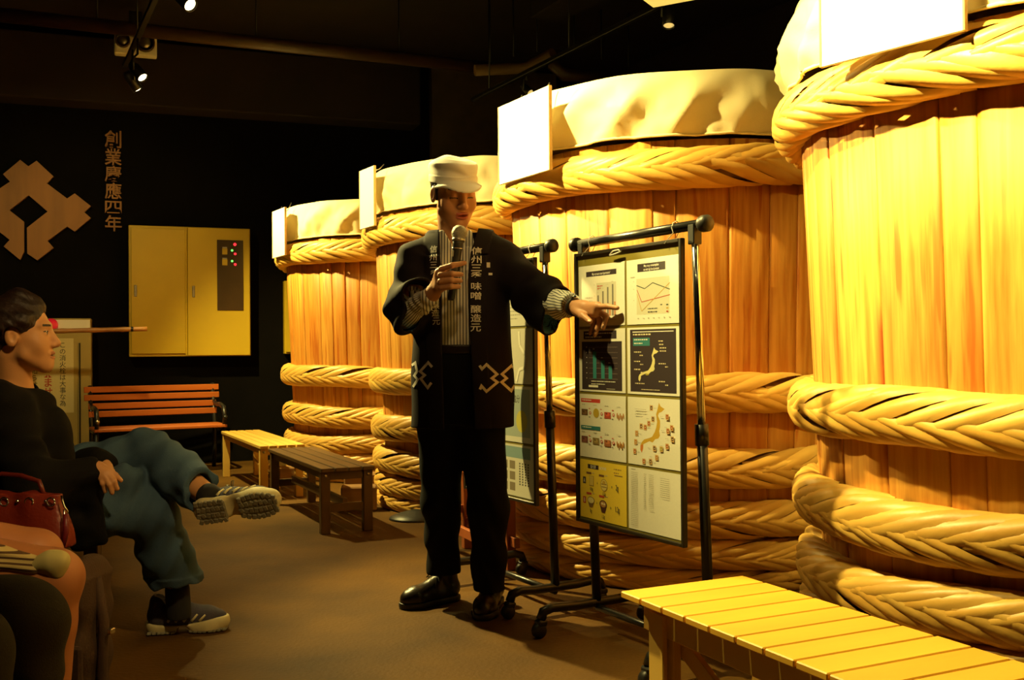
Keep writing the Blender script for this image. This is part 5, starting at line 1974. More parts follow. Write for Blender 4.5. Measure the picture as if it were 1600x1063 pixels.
for a_, b_ in ((elL, wrL), (elR, wrR)):
    t_ = nrm(b_ - a_)
    q = (V - a_) @ t_
    u_ = nrm(np.cross(t_, (0, 0, 1)))
    w_ = np.cross(t_, u_)
    ang = np.arctan2((V - a_) @ u_, (V - a_) @ w_)
    rr_ = np.linalg.norm((V - a_) - q[:, None] * t_, axis=1)
    m_ = (rr_ < 0.085) & (q > -0.06) & (np.abs(V[:, 0] + 0.2) > 0.13)
    st_[m_] = (ang * 0.052)[m_]
at_ = me.attributes.new('st', 'FLOAT', 'POINT')
at_.data.foreach_set('value', st_.astype(np.float32))
put('shirt', me, pres)

# belt and trousers
Ft = Field(axis((-0.44, 0.06, 0.005)), axis((3.66, 4.16, 0.005)), axis((0.05, 1.06, 0.005)))
hpL, hpR = A3(688, 640, 3.935), A3(750, 640, 3.915)
knL, knR = A3(689, 780, 3.945), A3(763, 790, 3.880)
anL, anR = A3(694, 905, 4.000), A3(764, 918, 3.900)
Ft.eseg(A3(719, 660, 3.93), A3(717, 543, 3.93), (1, 0, 0), (0.166, 0.112), (0.142, 0.106), 0.02)
Ft.chain([hpL, knL, anL - np.array([0, 0, 0.03])], [0.094, 0.073, 0.060], 0.03)
Ft.chain([hpR, knR, anR - np.array([0, 0, 0.03])], [0.094, 0.074, 0.062], 0.03)
x, y, z = Ft.grid()
Ft.F += (0.005 * np.sin(z * 38 + 4 * np.sin(x * 20 + y * 12)) * np.clip((0.62 - z) * 3, 0.25, 1)).astype(np.float32)
zb = np.where(x < -0.155, A3(690, 897, 3.98)[2], A3(765, 924, 3.88)[2])
Ft.F = np.maximum(Ft.F, (zb - z)).astype(np.float32)
Ft.F = np.maximum(Ft.F, z - 1.005).astype(np.float32)
put('trousers', Ft.mesh('trousers', M_trouser), pres)
Fb = Field(axis((-0.40, -0.02, 0.004)), axis((3.76, 4.10, 0.004)), axis((0.95, 1.06, 0.004)))
Fb.eseg(A3(717, 553, 3.93), A3(717, 539, 3.93), (1, 0, 0), (0.149, 0.113), (0.147, 0.112), 0.0)
put('belt', Fb.mesh('belt', M_leather), pres)

# happi coat
Fo = Field(axis((-0.54, 0.26, 0.004)), axis((3.54, 4.16, 0.004)), axis((0.64, 1.46, 0.004)))
tors = lambda G, i: (G.eseg(A3(717, 362, 3.935), A3(722, 405, 3.935), (1, 0, 0), (0.092 - i, 0.086 - i), (0.177 - i, 0.135 - i), 0.0, e=2.2),
                     G.eseg(A3(722, 404, 3.935), A3(723, 671 + (30 if i else 0), 3.935), (1, 0, 0), (0.176 - i, 0.134 - i), (0.203 - i, 0.152 - i), 0.0, e=2.3),
                     G.rc(A3(694, 377, 3.955), A3(648, 407, 3.93), 0.054 - i, 0.058 - i, 0.05),
                     G.rc(A3(740, 371, 3.955), A3(786, 404, 3.905), 0.054 - i, 0.058 - i, 0.05))
sleeveL = lambda G, i: (G.rc(A3(652, 408, 3.925), A3(634, 476, 3.86), 0.066 - i, 0.074 - i, 0.03),
                        G.rc(A3(634, 476, 3.86), A3(654, 462, 3.75), 0.074 - i, 0.066 - i, 0.03),
                        G.rc(A3(634, 485, 3.855), A3(636, 503, 3.78), 0.058 - i, 0.046 - i, 0.04),
                        G.rc(A3(627, 500, 3.84), A3(629, 512, 3.78), 0.034 - i, 0.026 - i, 0.03))
sleeveR = lambda G, i: (G.rc(A3(782, 408, 3.905), A3(842, 460, 3.80), 0.066 - i, 0.074 - i, 0.03),
                        G.rc(A3(842, 460, 3.80), A3(884, 478, 3.66), 0.074 - i, 0.068 - i, 0.03),
                        G.rc(A3(826, 470, 3.82), A3(862, 503, 3.70), 0.062 - i, 0.048 - i, 0.04),
                        G.rc(A3(848, 500, 3.76), A3(858, 517, 3.70), 0.034 - i, 0.026 - i, 0.03))
tors(Fo, 0.0)
s1 = Fo.like()
sleeveL(s1, 0.0)
nL = nrm((0.52, -0.82, -0.20))
s1.cut(A3(646, 483, 3.755), nL)
s2 = Fo.like()
sleeveR(s2, 0.0)
nR = nrm((0.62, -0.72, -0.28))
s2.cut(A3(870, 488, 3.70), nR)
x, y, z = Fo.grid()
fold = 0.005 * np.sin(26 * x - 34 * z + 2.2 * np.sin(11 * z + 9 * y)) + 0.003 * np.sin(60 * z + 30 * x + 20 * y)
for s_ in (s1, s2):
    s_.F += fold.astype(np.float32)
Fo.F += (0.0045 * np.sin(34 * x + 3 * np.sin(7 * z) + 14 * y) * np.clip((1.2 - z) * 2, 0, 1)).astype(np.float32)
Fo.join(s1, 0.05).join(s2, 0.05)
out_F = Fo.F.copy()
hi_ = Fo.like()
tors(hi_, 0.010)
h1, h2 = Fo.like(), Fo.like()
sleeveL(h1, 0.0095)
sleeveR(h2, 0.0095)
for s_ in (h1, h2):
    s_.F += fold.astype(np.float32)
hi_.join(h1, 0.03).join(h2, 0.03)
Fo.sub(hi_)
zz = lambda py: A3(700, py, 3.80)[2]
xx = lambda px: A3(px, 500, 3.80)[0]
zk = [zz(700), zz(540), zz(430), zz(395), zz(345)]
xl = np.interp(z, zk, [xx(694), xx(690), xx(690), xx(688), xx(684)])
xr = np.interp(z, zk, [xx(742), xx(735), xx(732), xx(736), xx(750)])
front = y - 3.93
opening = np.maximum(np.maximum(xl - x, x - xr), front)
band = np.maximum(np.maximum(xl - 0.060 - x, x - xr - 0.060), front)
tb = Fo.like()
tors(tb, -0.006)
bandF = np.maximum(np.maximum(tb.F, -hi_.F), band)
Fo.F = np.minimum(Fo.F, bandF)
Fo.F = np.maximum(Fo.F, -opening)
Fo.F = np.maximum(Fo.F, A3(720, 671, 3.8)[2] - z).astype(np.float32)
nh = Fo.like()
nh.rc(A3(714, 378, 3.935), A3(714, 328, 3.905), 0.062, 0.080, 0.0)
Fo.sub(nh)
hiF = hi_.F


def coat_pick(P):
    o, h = np.abs(Fo.sample(P, out_F)), np.abs(Fo.sample(P, hiF))
    m = np.zeros(len(P), np.int32)
    m[(h + 0.0045 < o) & ((P[:, 0] < -0.355) | (P[:, 0] > 0.0)) & (P[:, 2] < 1.2)] = 1
    return m


me = Fo.mesh('happi_coat', [M_happi, M_lining], coat_pick)
coat = put('happi_coat', me, pres)
bm = bmesh.new()
bm.from_mesh(me)
bvh = BVHTree.FromBMesh(bm)
bm.free()
def stamp(ch, px, py, w, h):
    v, f = text2d(ch, 0.012)
    xs, ys = [p[0] for p in v], [p[1] for p in v]
    c0 = A3(px, py, 3.78)
    tv = []
    for a, b in v:
        tv.append((c0[0] + (a - (min(xs) + max(xs)) / 2) / (max(xs) - min(xs)) * w, c0[1], c0[2] + (b - (min(ys) + max(ys)) / 2) / (max(ys) - min(ys)) * h))
    project('printed_character', tv, [tuple(q) for q in f], bvh, (0, 1, 0), 0.0022, M_ink_white, pres, coat)


for ch, px, py, h in (('信', 745, 391, .028), ('州', 744.5, 405, .027), ('三', 744.5, 418, .023), ('秊', 744.5, 431, .030), ('味', 744.5, 447, .027), ('噌', 744, 462, .027),
                      ('醸', 744, 483, .028), ('造', 744, 497, .028), ('元', 743.5, 512, .028)):
    stamp(ch, px - 0.5, py, 0.039, h * 1.06)
for ch, px, py, h in (('信', 675.5, 387, .027), ('州', 675.5, 401, .025), ('三', 676.5, 413, .022), ('秊', 677.5, 427, .028), ('味', 678.5, 443, .026), ('噌', 679.0, 457, .026), ('醸', 680.0, 477, .026), ('造', 680.0, 489, .026), ('元', 681.0, 502, .026)):
    stamp(ch, px, py, 0.028, h * 1.05)


def crop6(x_, y_):
    return A3(620 + x_ / 7.085, 540 + y_ / 7.085, 3.78)


for pl in ([(915, 222), (942, 262), (992, 212), (1108, 322), (1052, 366), (1112, 412), (992, 512), (937, 450), (920, 488)],
           [(1352, 215), (1308, 278), (1275, 225), (1163, 322), (1215, 370), (1160, 412), (1268, 515), (1303, 458), (1322, 590), (1308, 670)],
           [(385, 240), (340, 190), (245, 292), (300, 332), (252, 372), (335, 472), (378, 415)],
           [(135, 225), (182, 195), (206, 290), (170, 340), (214, 382), (152, 470)]):
    v, f = ribbon([crop6(*p) for p in pl], 0.0098)
    project('crest_print', v, f, bvh, (0, 1, 0), 0.0022, M_ink_white, pres, coat)
for bx0, by0, bx1, by1 in ((760, 409, 765.5, 417), (763, 425.5, 769, 429), (802, 541, 809, 547)):
    a, b = A3(bx0, by0, 3.78), A3(bx1, by1, 3.78)
    project('small_print', [(a[0], a[1], b[2]), (b[0], a[1], b[2]), (b[0], a[1], a[2]), (a[0], a[1], a[2])], [(0, 1, 2, 3)], bvh, (0, 1, 0), 0.0022, M_ink_white, pres, coat)

# wristwatch
Fw = Field(axis((0.14, 0.28, 0.002)), axis((3.52, 3.68, 0.002)), axis((1.08, 1.22, 0.002)))
tw = nrm(wrR - elR)
cw_ = wrR + tw * 0.014
Fw.eseg(cw_ - tw * 0.007, cw_ + tw * 0.007, (0, 0, 1), (0.0335, 0.031), (0.0335, 0.031), 0.0)
put('watch_strap', Fw.mesh('watch_strap', M_blackp), pres)
wc = Vector(cw_ + np.array([0.004, -0.010, 0.0315]))
ob_ = lathem([(0, 0.006), (0.013, 0.005), (0.015, 0), (0.015, -0.004), (0, -0.004)], 18)
o = ob('watch_case', ob_, M_chrome, pres, loc=wc - Vector(pres.location), rot=(R(-12), R(10), 0))

# leather shoes


def leather_shoe(heel, toe, lab):
    """heel and toe on the floor; upper, sole and laces"""
    heel, toe = np.array([heel[0], heel[1], 0.0]), np.array([toe[0], toe[1], 0.0])
    f = nrm(toe - heel)
    s_ = np.array([-f[1], f[0], 0.0])
    L_ = np.linalg.norm(toe - heel)
    lo, hi2 = np.minimum(heel, toe) - 0.08, np.maximum(heel, toe) + 0.08
    G = Field(axis((lo[0], hi2[0], 0.003)), axis((lo[1], hi2[1], 0.003)), axis((-0.01, 0.15, 0.003)))
    p = lambda u, v, w: heel + f * u * L_ + s_ * v + np.array([0, 0, w])
    G.chain([p(0.13, 0, 0.050), p(0.45, 0, 0.048), p(0.78, 0.002, 0.036), p(0.90, 0.003, 0.034)], [0.035, 0.038, 0.042, 0.034], 0.02)
    G.chain([p(0.16, 0, 0.065), p(0.20, 0, 0.11)], [0.036, 0.040], 0.02)
    G.rc(p(0.40, 0, 0.085), p(0.62, 0, 0.060), 0.026, 0.024, 0.02)
    G.cut((0, 0, 0.020), (0, 0, -1))
    sh = put('shoe', G.mesh('shoe', M_leather), pres, lab)
    G2 = G.like()
    G2.chain([p(0.13, 0, 0.014), p(0.45, 0, 0.014), p(0.76, 0.002, 0.014), p(0.90, 0.003, 0.014)], [0.038, 0.037, 0.046, 0.038], 0.03)
    G2.cut((0, 0, 0.0), (0, 0, -1))
    G2.cut((0, 0, 0.024), (0, 0, 1))
    put('shoe_sole', G2.mesh('shoe_sole', M_blackp), pres, parent=sh)
    bm = bmesh.new()
    for k in range(5):
        u = 0.40 + 0.055 * k
        zt_ = 0.112 - 0.026 * (k / 4) - 0.004
        a, m, b = p(u, -0.022, zt_ - 0.012), p(u + 0.02, 0, zt_ + 0.003), p(u + 0.035, 0.022, zt_ - 0.016)
        tube(bm, [a, m, b], 0.0024, 6)
    for sg in (-1, 1):
        tube(bm, [p(0.40, 0, 0.115), p(0.42, sg * 0.03, 0.118), p(0.46, sg * 0.05, 0.095), p(0.44, sg * 0.035, 0.10), p(0.40, 0, 0.114)], 0.0022, 6)
        tube(bm, [p(0.40, 0, 0.115), p(0.46, sg * 0.028, 0.10), p(0.52, sg * 0.045, 0.07)], 0.0022, 6)
    me = bpy.data.meshes.new('laces')
    bm.to_mesh(me)
    bm.free()
    me.materials.append(M_blackp)
    put('laces', me, pres, parent=sh)


hL, tL = at_z(716, 937, 0), at_z(629, 952, 0)
leather_shoe((hL.x, hL.y), (tL.x, tL.y), None)
hR, tR = at_z(776, 938, 0), at_z(751, 971, 0)
leather_shoe((hR.x, hR.y), (tR.x, tR.y), None)

# microphone
mic = thing('microphone', 'black handheld microphone with a silver head at the presenter\'s mouth', 'microphone', Vector(mic0))
ax3 = Vector(mic1 - mic0)
Mx = ax3.to_track_quat('Z', 'Y').to_matrix().to_4x4()
Lm = ax3.length
ob('grip', lathem([(0, -0.012), (0.011, -0.012), (0.013, -0.006), (0.0145, 0.06), (0.0185, Lm - 0.012), (0.021, Lm), (0, Lm)], 24, Mx), M_blackp, mic)
ob('ring', lathem([(0, Lm - 0.002), (0.0225, Lm - 0.002), (0.0240, Lm + 0.003), (0.0225, Lm + 0.009), (0, Lm + 0.009)], 24, Mx), M_steel, mic)
ob('grille', lathem([(0.0215, Lm + 0.008), (0.0275, Lm + 0.022), (0.0285, Lm + 0.032), (0.025, Lm + 0.046), (0.015, Lm + 0.056), (0, Lm + 0.059)], 24, Mx),
   mat('silver_grille', (0.42, 0.40, 0.34), 0.45, 0.7, var=0.35, scale=220, bump=0.6, bscale=400), mic)
ob('slider', bxm((0, 0.0175, Lm - 0.05), (0.008, 0.004, 0.022), 0.001, Mx), M_steel, mic)
ob('band', lathem([(0, Lm - 0.030), (0.0192, Lm - 0.030), (0.0195, Lm - 0.0275), (0, Lm - 0.0275)], 24, Mx), M_chrome, mic)

# ------------------------------------------------------------------ seated visitors
sb_rz = math.atan2(-0.912, 0.09)
sbn = thing('visitor_bench', 'plain dark bench under the seated visitors at left', 'bench', (-1.68, 3.78, 0), sb_rz)
for i in range(4):
    ob('slat', bxm((1.15, -0.17 + i * 0.115, 0.432), (2.3, 0.105, 0.022), 0.003), M_dkb, sbn)
for x in (0.12, 2.18):
    for y in (-0.16, 0.16):
        ob('leg', bxm((x, y, 0.21), (0.05, 0.05, 0.42), 0.003), M_dkb, sbn)
for y in (-0.16, 0.16):
    ob('side_rail', bxm((1.15, y, 0.395), (2.0, 0.022, 0.05), 0.002), M_dkb, sbn)


def trail_shoe(root, heel, fwd, up, L_, lab):
    """running shoe: mesh upper, cream rim with flared stripes, lugged grey tread, laces"""
    f = nrm(fwd)
    u = nrm(np.asarray(up) - f * (np.asarray(up) @ f))
    s_ = np.cross(u, f)
    B = np.array([f, s_, u])
    heel = np.asarray(heel, float)
    p = lambda a, b, c: heel + f * a * L_ + s_ * b + u * c
    cs = np.array([p(a, b, c) for a in (-0.1, 1.1) for b in (-0.09, 0.09) for c in (-0.03, 0.19)])
    G = Field(axis((cs[:, 0].min(), cs[:, 0].max(), 0.003)), axis((cs[:, 1].min(), cs[:, 1].max(), 0.003)), axis((cs[:, 2].min(), cs[:, 2].max(), 0.003)))
    G.chain([p(0.13, 0, 0.058), p(0.42, 0, 0.056), p(0.74, 0, 0.046), p(0.88, 0, 0.042)], [0.036, 0.037, 0.040, 0.032], 0.02)
    G.chain([p(0.13, 0, 0.070), p(0.15, 0, 0.108)], [0.036, 0.037], 0.02)
    G.rc(p(0.34, 0, 0.096), p(0.58, 0, 0.066), 0.027, 0.027, 0.02)
    G.rc(p(0.16, 0, 0.150), p(0.24, 0, 0.126), 0.026, 0.030, 0.008, 's')
    G.cut(p(0, 0, 0.030), -u)
    sh = put('shoe', G.mesh('shoe', M_shoe_up), root, lab)
    R2 = G.like()
    R2.chain([p(0.12, 0, 0.030), p(0.42, 0, 0.034), p(0.74, 0, 0.026), p(0.90, 0, 0.034)], [0.043, 0.040, 0.047, 0.036], 0.03)
    R2.rc(p(0.44, -0.08, 0.004), p(0.44, 0.08, 0.004), 0.022, 0.022, 0.02, 's')
    R2.cut(p(0, 0, 0.008), -u)
    x, y, z = R2.grid()
    la = ((x - heel[0]) * f[0] + (y - heel[1]) * f[1] + (z - heel[2]) * f[2]) / L_
    lc_ = (x - heel[0]) * u[0] + (y - heel[1]) * u[1] + (z - heel[2]) * u[2]
    R2.F = np.maximum(R2.F, lc_ - (0.042 - 0.012 * np.sin(np.clip(la, 0, 1) * PI * 1.5))).astype(np.float32)
    put('shoe_rim', R2.mesh('shoe_rim', M_shoe_rim), root, parent=sh)
    bm = bmesh.new()
    rq_ = random.Random(5)
    for a in np.arange(0.03, 0.99, 0.058):
        if 0.36 < a < 0.52:
            continue
        hw = 0.036 if a < 0.4 else 0.042 * math.sqrt(max(0.15, 1 - ((a - 0.74) / 0.27) ** 2))
        n = 4
        for k in range(n):
            b = -hw + 2 * hw * k / (n - 1)
            c = p(a + (0.015 if k % 2 else 0), b, 0.006)
            Mx = Matrix(((f[0], s_[0], u[0], c[0]), (f[1], s_[1], u[1], c[1]), (f[2], s_[2], u[2], c[2]), (0, 0, 0, 1))) @ Matrix.Rotation(rq_.uniform(-0.5, 0.5), 4, 'Z')
            box(bm, (0, 0, 0.002), (0.0145, 0.019, 0.009), Mx, 0.002)
    bx_ = [((0.20, 0), (0.34, 0.075, 0.012)), ((0.735, 0), (0.42, 0.080, 0.010))]
    for (a, b), (l, w, h) in bx_:
        c = p(a, b, 0.011)
        Mx = Matrix(((f[0], s_[0], u[0], c[0]), (f[1], s_[1], u[1], c[1]), (f[2], s_[2], u[2], c[2]), (0, 0, 0, 1)))
        box(bm, (0, 0, 0), (l * L_, w, h), Mx, 0.004)
    me = bpy.data.meshes.new('tread')
    bm.to_mesh(me)
    bm.free()
    me.materials.append(M_shoe_tread)
    put('tread', me, root, parent=sh).__setitem__('kind', 'stuff')
    # side stripes and laces
    vb = bmesh.new()
    vb.from_mesh(sh.data)
    bv = BVHTree.FromBMesh(vb)
    vb.free()
    for sg in (-1, 1):
        bm = bmesh.new()
        for k in range(5):
            a = 0.26 + 0.10 * k
            pts = []
            for t_ in (0, 0.5, 1):
                q = p(a + 0.075 * t_, sg * 0.10, 0.045 + 0.030 * t_ * (1 - 0.08 * k))
                h = bv.ray_cast(Vector(q), Vector(-s_ * sg), 0.12)
                pts.append(h[0] + Vector(s_ * sg * 0.0005) if h[0] else Vector(p(a, sg * 0.036, 0.05)))
            tube(bm, pts, [0.0055, 0.0045, 0.0035], 6)
        me = bpy.data.meshes.new('side_stripes')
        bm.to_mesh(me)
        bm.free()
        me.materials.append(M_shoe_rim)
        put('side_stripes', me, root, parent=sh)
    bm = bmesh.new()
    for k in range(5):
        a = 0.36 + 0.055 * k
        c = 0.126 - 0.0085 * k
        tube(bm, [p(a, -0.022, c - 0.010), p(a + 0.015, 0, c), p(a + 0.03, 0.022, c - 0.014)], 0.0024, 6)
    for sg in (-1, 1):
        tube(bm, [p(0.36, 0, 0.128), p(0.38, sg * 0.022, 0.140), p(0.42, sg * 0.030, 0.128), p(0.40, sg * 0.015, 0.124), p(0.36, 0, 0.127)], 0.0022, 6)
    tube(bm, [p(0.33, -0.008, 0.124), p(0.30, 0, 0.150), p(0.33, 0.008, 0.124)], 0.005, 6)
    me = bpy.data.meshes.new('laces')
    bm.to_mesh(me)
    bm.free()
    me.materials.append(mat('lace_grey', (0.30, 0.27, 0.16), 0.8, var=0.1))
    put('laces', me, root, parent=sh)
    return sh


def hand_down(F, wr, palm, fingers, thumb, k=0.004):
    F.rc(wr, palm[0], 0.024, 0.020, 0.012)
    for q in palm[1:]:
        F.rc(palm[0], q, 0.019, 0.014, 0.012)
    for ch, r_ in fingers:
        F.chain(ch, [r_, r_ * 0.93, r_ * 0.76], k)
    F.chain(thumb, [0.014, 0.0115, 0.0092], 0.007)


# woman with crossed legs
wom = thing('person', 'woman in black jacket and blue jeans seated in profile with crossed legs', 'person', (-1.62, 3.34, 0))
hw_ = Head(A3(31, 524, 3.27), (0.965, 0.26), R(-5), R(0), 1.0)
hipR, hipL = np.array([-1.64, 3.25, 0.525]), np.array([-1.70, 3.43, 0.53])
kneeR, ankR = A3(236, 802, 3.46), A3(277, 915, 3.600)
kneeL, ankL = A3(231, 708, 3.58), A3(322, 772, 3.390)
shRw, shLw = A3(2, 640, 3.16), A3(24, 632, 3.50)
elRw, wrRw = A3(52, 762, 3.10), A3(146, 735, 3.22)
elLw, wrLw = A3(98, 735, 3.58), A3(160, 722, 3.40)
F = Field(axis((-1.86, -1.62, 0.004), (-1.62, -1.46, 0.0026), (-1.46, -1.34, 0.004), (-1.34, -1.14, 0.003), (-1.14, -0.92, 0.004)), axis((3.00, 3.74, 0.0032)),
          axis((0.04, 0.50, 0.006), (0.50, 0.75, 0.003), (0.75, 0.98, 0.006), (0.98, 1.20, 0.0026)))
hw_.carve(F, True)
F.rc(hw_.w(0, -0.030, -0.06), A3(22, 612, 3.30), 0.050, 0.060, 0.025)
F.rc(A3(14, 622, 3.31), shRw, 0.05, 0.05, 0.03)
F.rc(A3(14, 622, 3.31), shLw, 0.05, 0.05, 0.03)
F.rc(A3(8, 650, 3.32), A3(0, 780, 3.33), 0.105, 0.115, 0.03)
F.chain([shRw, elRw, wrRw], [0.045, 0.038, 0.024], 0.02)
F.chain([shLw, elLw, wrLw], [0.045, 0.038, 0.024], 0.02)
F.chain([hipR, kneeR, ankR], [0.08, 0.055, 0.036], 0.02)
F.chain([hipL, kneeL, ankL], [0.08, 0.055, 0.036], 0.02)
hand_down(F, wrRw, [A3(153, 733, 3.215), A3(165, 741, 3.200), A3(158, 745, 3.195), A3(171, 738, 3.21)],
          [([A3(157, 744, 3.195), A3(161, 756, 3.187), A3(164, 768, 3.195)], 0.0098), ([A3(163, 743, 3.195), A3(171, 757, 3.185), A3(175, 770, 3.193)], 0.0104),
           ([A3(168, 740, 3.20), A3(178, 753, 3.190), A3(183, 764, 3.198)], 0.0100), ([A3(171, 735, 3.21), A3(181, 743, 3.205), A3(189, 751, 3.21)], 0.0092)],
          [A3(150, 738, 3.20), A3(144, 746, 3.19), A3(142, 752, 3.192)])
hand_down(F, wrLw, [A3(166, 732, 3.37), A3(172, 740, 3.36)],
          [([A3(166 + 3 * i, 736, 3.365 - 0.01 * i), A3(169 + 3 * i, 748, 3.35 - 0.01 * i), A3(171 + 3 * i, 758, 3.35 - 0.01 * i)], 0.0095) for i in range(4)],
          [A3(162, 730, 3.37), A3(160, 740, 3.35), A3(160, 748, 3.35)])
me = F.mesh('body', [M_skin_w, M_lip_w, M_hair_w], lambda P: hw_.pick(P, np.zeros(len(P), np.int32), 0.0045))
wb_ = put('body', me, wom)
for sg in (-1, 1):
    bm = bmesh.new()
    bmesh.ops.create_uvsphere(bm, u_segments=14, v_segments=10, radius=0.0108, matrix=Matrix.Translation(Vector(hw_.w(sg * 0.0315, 0.0772, -0.0012))))
    me = bpy.data.meshes.new('eye')
    bm.to_mesh(me)
    bm.free()
    me.materials.append(M_eye)
    me.materials.append(M_hair)
    for pl in me.polygons:
        q = (np.array(pl.center) - hw_.w(sg * 0.0315, 0.0772, -0.0012)) @ hw_.B.T
        pl.material_index = int(q[1] > 0.0078)
        pl.use_smooth = True
    put('eye', me, wom, parent=wb_)
# hair: swept back from the forehead, gathered low at the nape
Fh = Field(axis((-1.86, -1.46, 0.0032)), axis((3.10, 3.46, 0.0032)), axis((0.84, 1.22, 0.0032)))
Fh.ell(hw_.w(0, -0.020, 0.042), (0.088, 0.104, 0.090), 0.0, hw_.B)
Fh.rc(hw_.w(0, 0.050, 0.092), hw_.w(0, 0.010, 0.112), 0.030, 0.040, 0.03)
Fh.rc(hw_.w(0, -0.085, 0.01), hw_.w(0, -0.105, -0.06), 0.045, 0.050, 0.04)
Fh.rc(hw_.w(0, -0.105, -0.06), hw_.w(0, -0.098, -0.135), 0.050, 0.038, 0.04)
for sg in (-1, 1):
    Fh.rc(hw_.w(sg * 0.076, 0.030, 0.045), hw_.w(sg * 0.078, -0.030, 0.030), 0.018, 0.020, 0.03)
    Fh.rc(hw_.w(sg * 0.072, 0.028, 0.035), hw_.w(sg * 0.073, 0.020, 0.012), 0.012, 0.005, 0.02)
x, y, z = Fh.grid()
lc = [(x - hw_.o[0]) * hw_.B[i][0] + (y - hw_.o[1]) * hw_.B[i][1] + (z - hw_.o[2]) * hw_.B[i][2] for i in range(3)]
Fh.F += (0.0011 * np.sin(lc[2] * 190 + lc[1] * 90 + 2 * np.sin(lc[1] * 40))).astype(np.float32)
fc = Fh.like()                                              # keep the face clear
fc.ell(hw_.w(0, 0.088, -0.030), (0.076, 0.072, 0.098), 0.0, hw_.B)
for sg in (-1, 1):
    fc.ell(hw_.w(sg * 0.085, -0.008, -0.008), (0.03, 0.026, 0.036), 0.0, hw_.B)
    fc.ell(hw_.w(sg * 0.080, 0.035, -0.06), (0.035, 0.05, 0.07), 0.0, hw_.B)
Fh.sub(fc)
put('hair', Fh.mesh('hair', M_hair_w), wom)
eb = bmesh.new()
ec = Vector(hw_.w(0.079, -0.006, -0.046))
tube(eb, [ec + Vector((0, 0, 0.006)), ec, ec + Vector((0, 0, -0.012))], 0.0014, 6)
bmesh.ops.create_uvsphere(eb, u_segments=10, v_segments=8, radius=0.0046, matrix=Matrix.Translation(ec + Vector((0, 0, -0.015))))
me = bpy.data.meshes.new('earring')
eb.to_mesh(me)
eb.free()
me.materials.append(M_chrome)
put('earring', me, wom)
# jacket
Fj = Field(axis((-1.94, -1.10, 0.005)), axis((2.96, 3.76, 0.005)), axis((0.34, 1.02, 0.005)))
Fj.rc(A3(10, 626, 3.31), shRw, 0.075, 0.078, 0.05)
Fj.rc(A3(10, 626, 3.31), shLw, 0.075, 0.078, 0.05)
Fj.eseg(A3(14, 640, 3.32), A3(6, 800, 3.335), (0.42, -0.9, 0), (0.205, 0.150), (0.205, 0.165), 0.05, flat=False)
Fj.rc(A3(48, 645, 3.30), A3(66, 700, 3.30), 0.075, 0.095, 0.06)
Fj.rc(A3(52, 690, 3.30), A3(62, 760, 3.30), 0.095, 0.10, 0.06)
Fj.chain([shRw, elRw, wrRw - (wrRw - elRw) * 0.08], [0.078, 0.074, 0.046], 0.04)
Fj.chain([shLw, elLw, wrLw - (wrLw - elLw) * 0.05], [0.078, 0.074, 0.050], 0.04)
# front tail falling beside the thigh
Fj.rc(A3(70, 770, 3.20), A3(138, 768, 3.235), 0.060, 0.035, 0.05)
Fj.rc(A3(138, 770, 3.235), A3(160, 845, 3.245), 0.036, 0.016, 0.04)
Fj.rc(A3(90, 790, 3.20), A3(130, 838, 3.24), 0.055, 0.026, 0.05)
Fj.rc(A3(118, 850, 3.24), A3(160, 845, 3.245), 0.016, 0.014, 0.03)
x, y, z = Fj.grid()
Fj.F += (0.005 * np.sin(46 * x - 40 * z + 2.5 * np.sin(14 * z + 16 * y)) + 0.003 * np.sin(70 * z + 20 * x)).astype(np.float32)
nk = Fj.like()
nk.rc(A3(26, 612, 3.30), A3(42, 560, 3.28), 0.054, 0.076, 0.0)
Fj.sub(nk)
Fj.rc(wrRw + (wrRw - elRw) * 0.2, wrRw + (wrRw - elRw) * 0.6, 0.034, 0.04, 0.0, 's')
put('jacket', Fj.mesh('jacket', M_jacket), wom)
# jeans
Fp = Field(axis((-1.86, -0.90, 0.005)), axis((3.08, 3.78, 0.005)), axis((0.10, 0.76, 0.005)))
Fp.rc(hipR, hipL, 0.105, 0.105, 0.03)
Fp.chain([hipR, kneeR], [0.100, 0.083], 0.03)
Fp.chain([kneeR, kneeR + (ankR - kneeR) * 0.5, ankR], [0.085, 0.084, 0.092], 0.03)
Fp.rc(A3(192, 752, 3.40), A3(232, 765, 3.50), 0.055, 0.055, 0.04)
lft = Fp.like()
lft.chain([hipL, kneeL], [0.100, 0.082], 0.03)
lft.chain([kneeL, kneeL + (ankL - kneeL) * 0.5, ankL + (ankL - kneeL) * 0.1], [0.082, 0.082, 0.068], 0.03)
tL_ = nrm(ankL - kneeL)
lft.cut(ankL - tL_ * 0.028, tL_ + np.array([0.10, -0.0, 0.25]))
lft.rc(ankL - tL_ * 0.07, ankL + tL_ * 0.05, 0.044, 0.060, 0.0, 's')
tR_ = nrm(ankR - kneeR)
hem = ankR - tR_ * 0.015
Fp.cut(hem, np.array([0.05, 0, -1.0]))
hl = Fp.like()
hl.rc(hem + np.array([0, 0, 0.035]), hem - np.array([0, 0, 0.05]), 0.070, 0.092, 0.0)
Fp.sub(hl)
x, y, z = Fp.grid()
w1 = (0.003 * np.sin(52 * z + 30 * x + 2.5 * np.sin(22 * x + 12 * z)) + 0.003 * np.sin(90 * x - 50 * z + 30 * y)).astype(np.float32)
Fp.F += w1
lft.F += (0.0035 * np.sin(60 * x + 30 * z + 2.5 * np.sin(25 * z)) + 0.003 * np.sin(80 * z - 60 * x)).astype(np.float32)
# turned hem band
qh = z - hem[2]
Fp.F -= np.where((qh < 0.030) & (qh > -0.1), 0.004, 0).astype(np.float32)
Fp.join(lft, 0.012)
put('jeans', Fp.mesh('jeans', M_denim), wom)
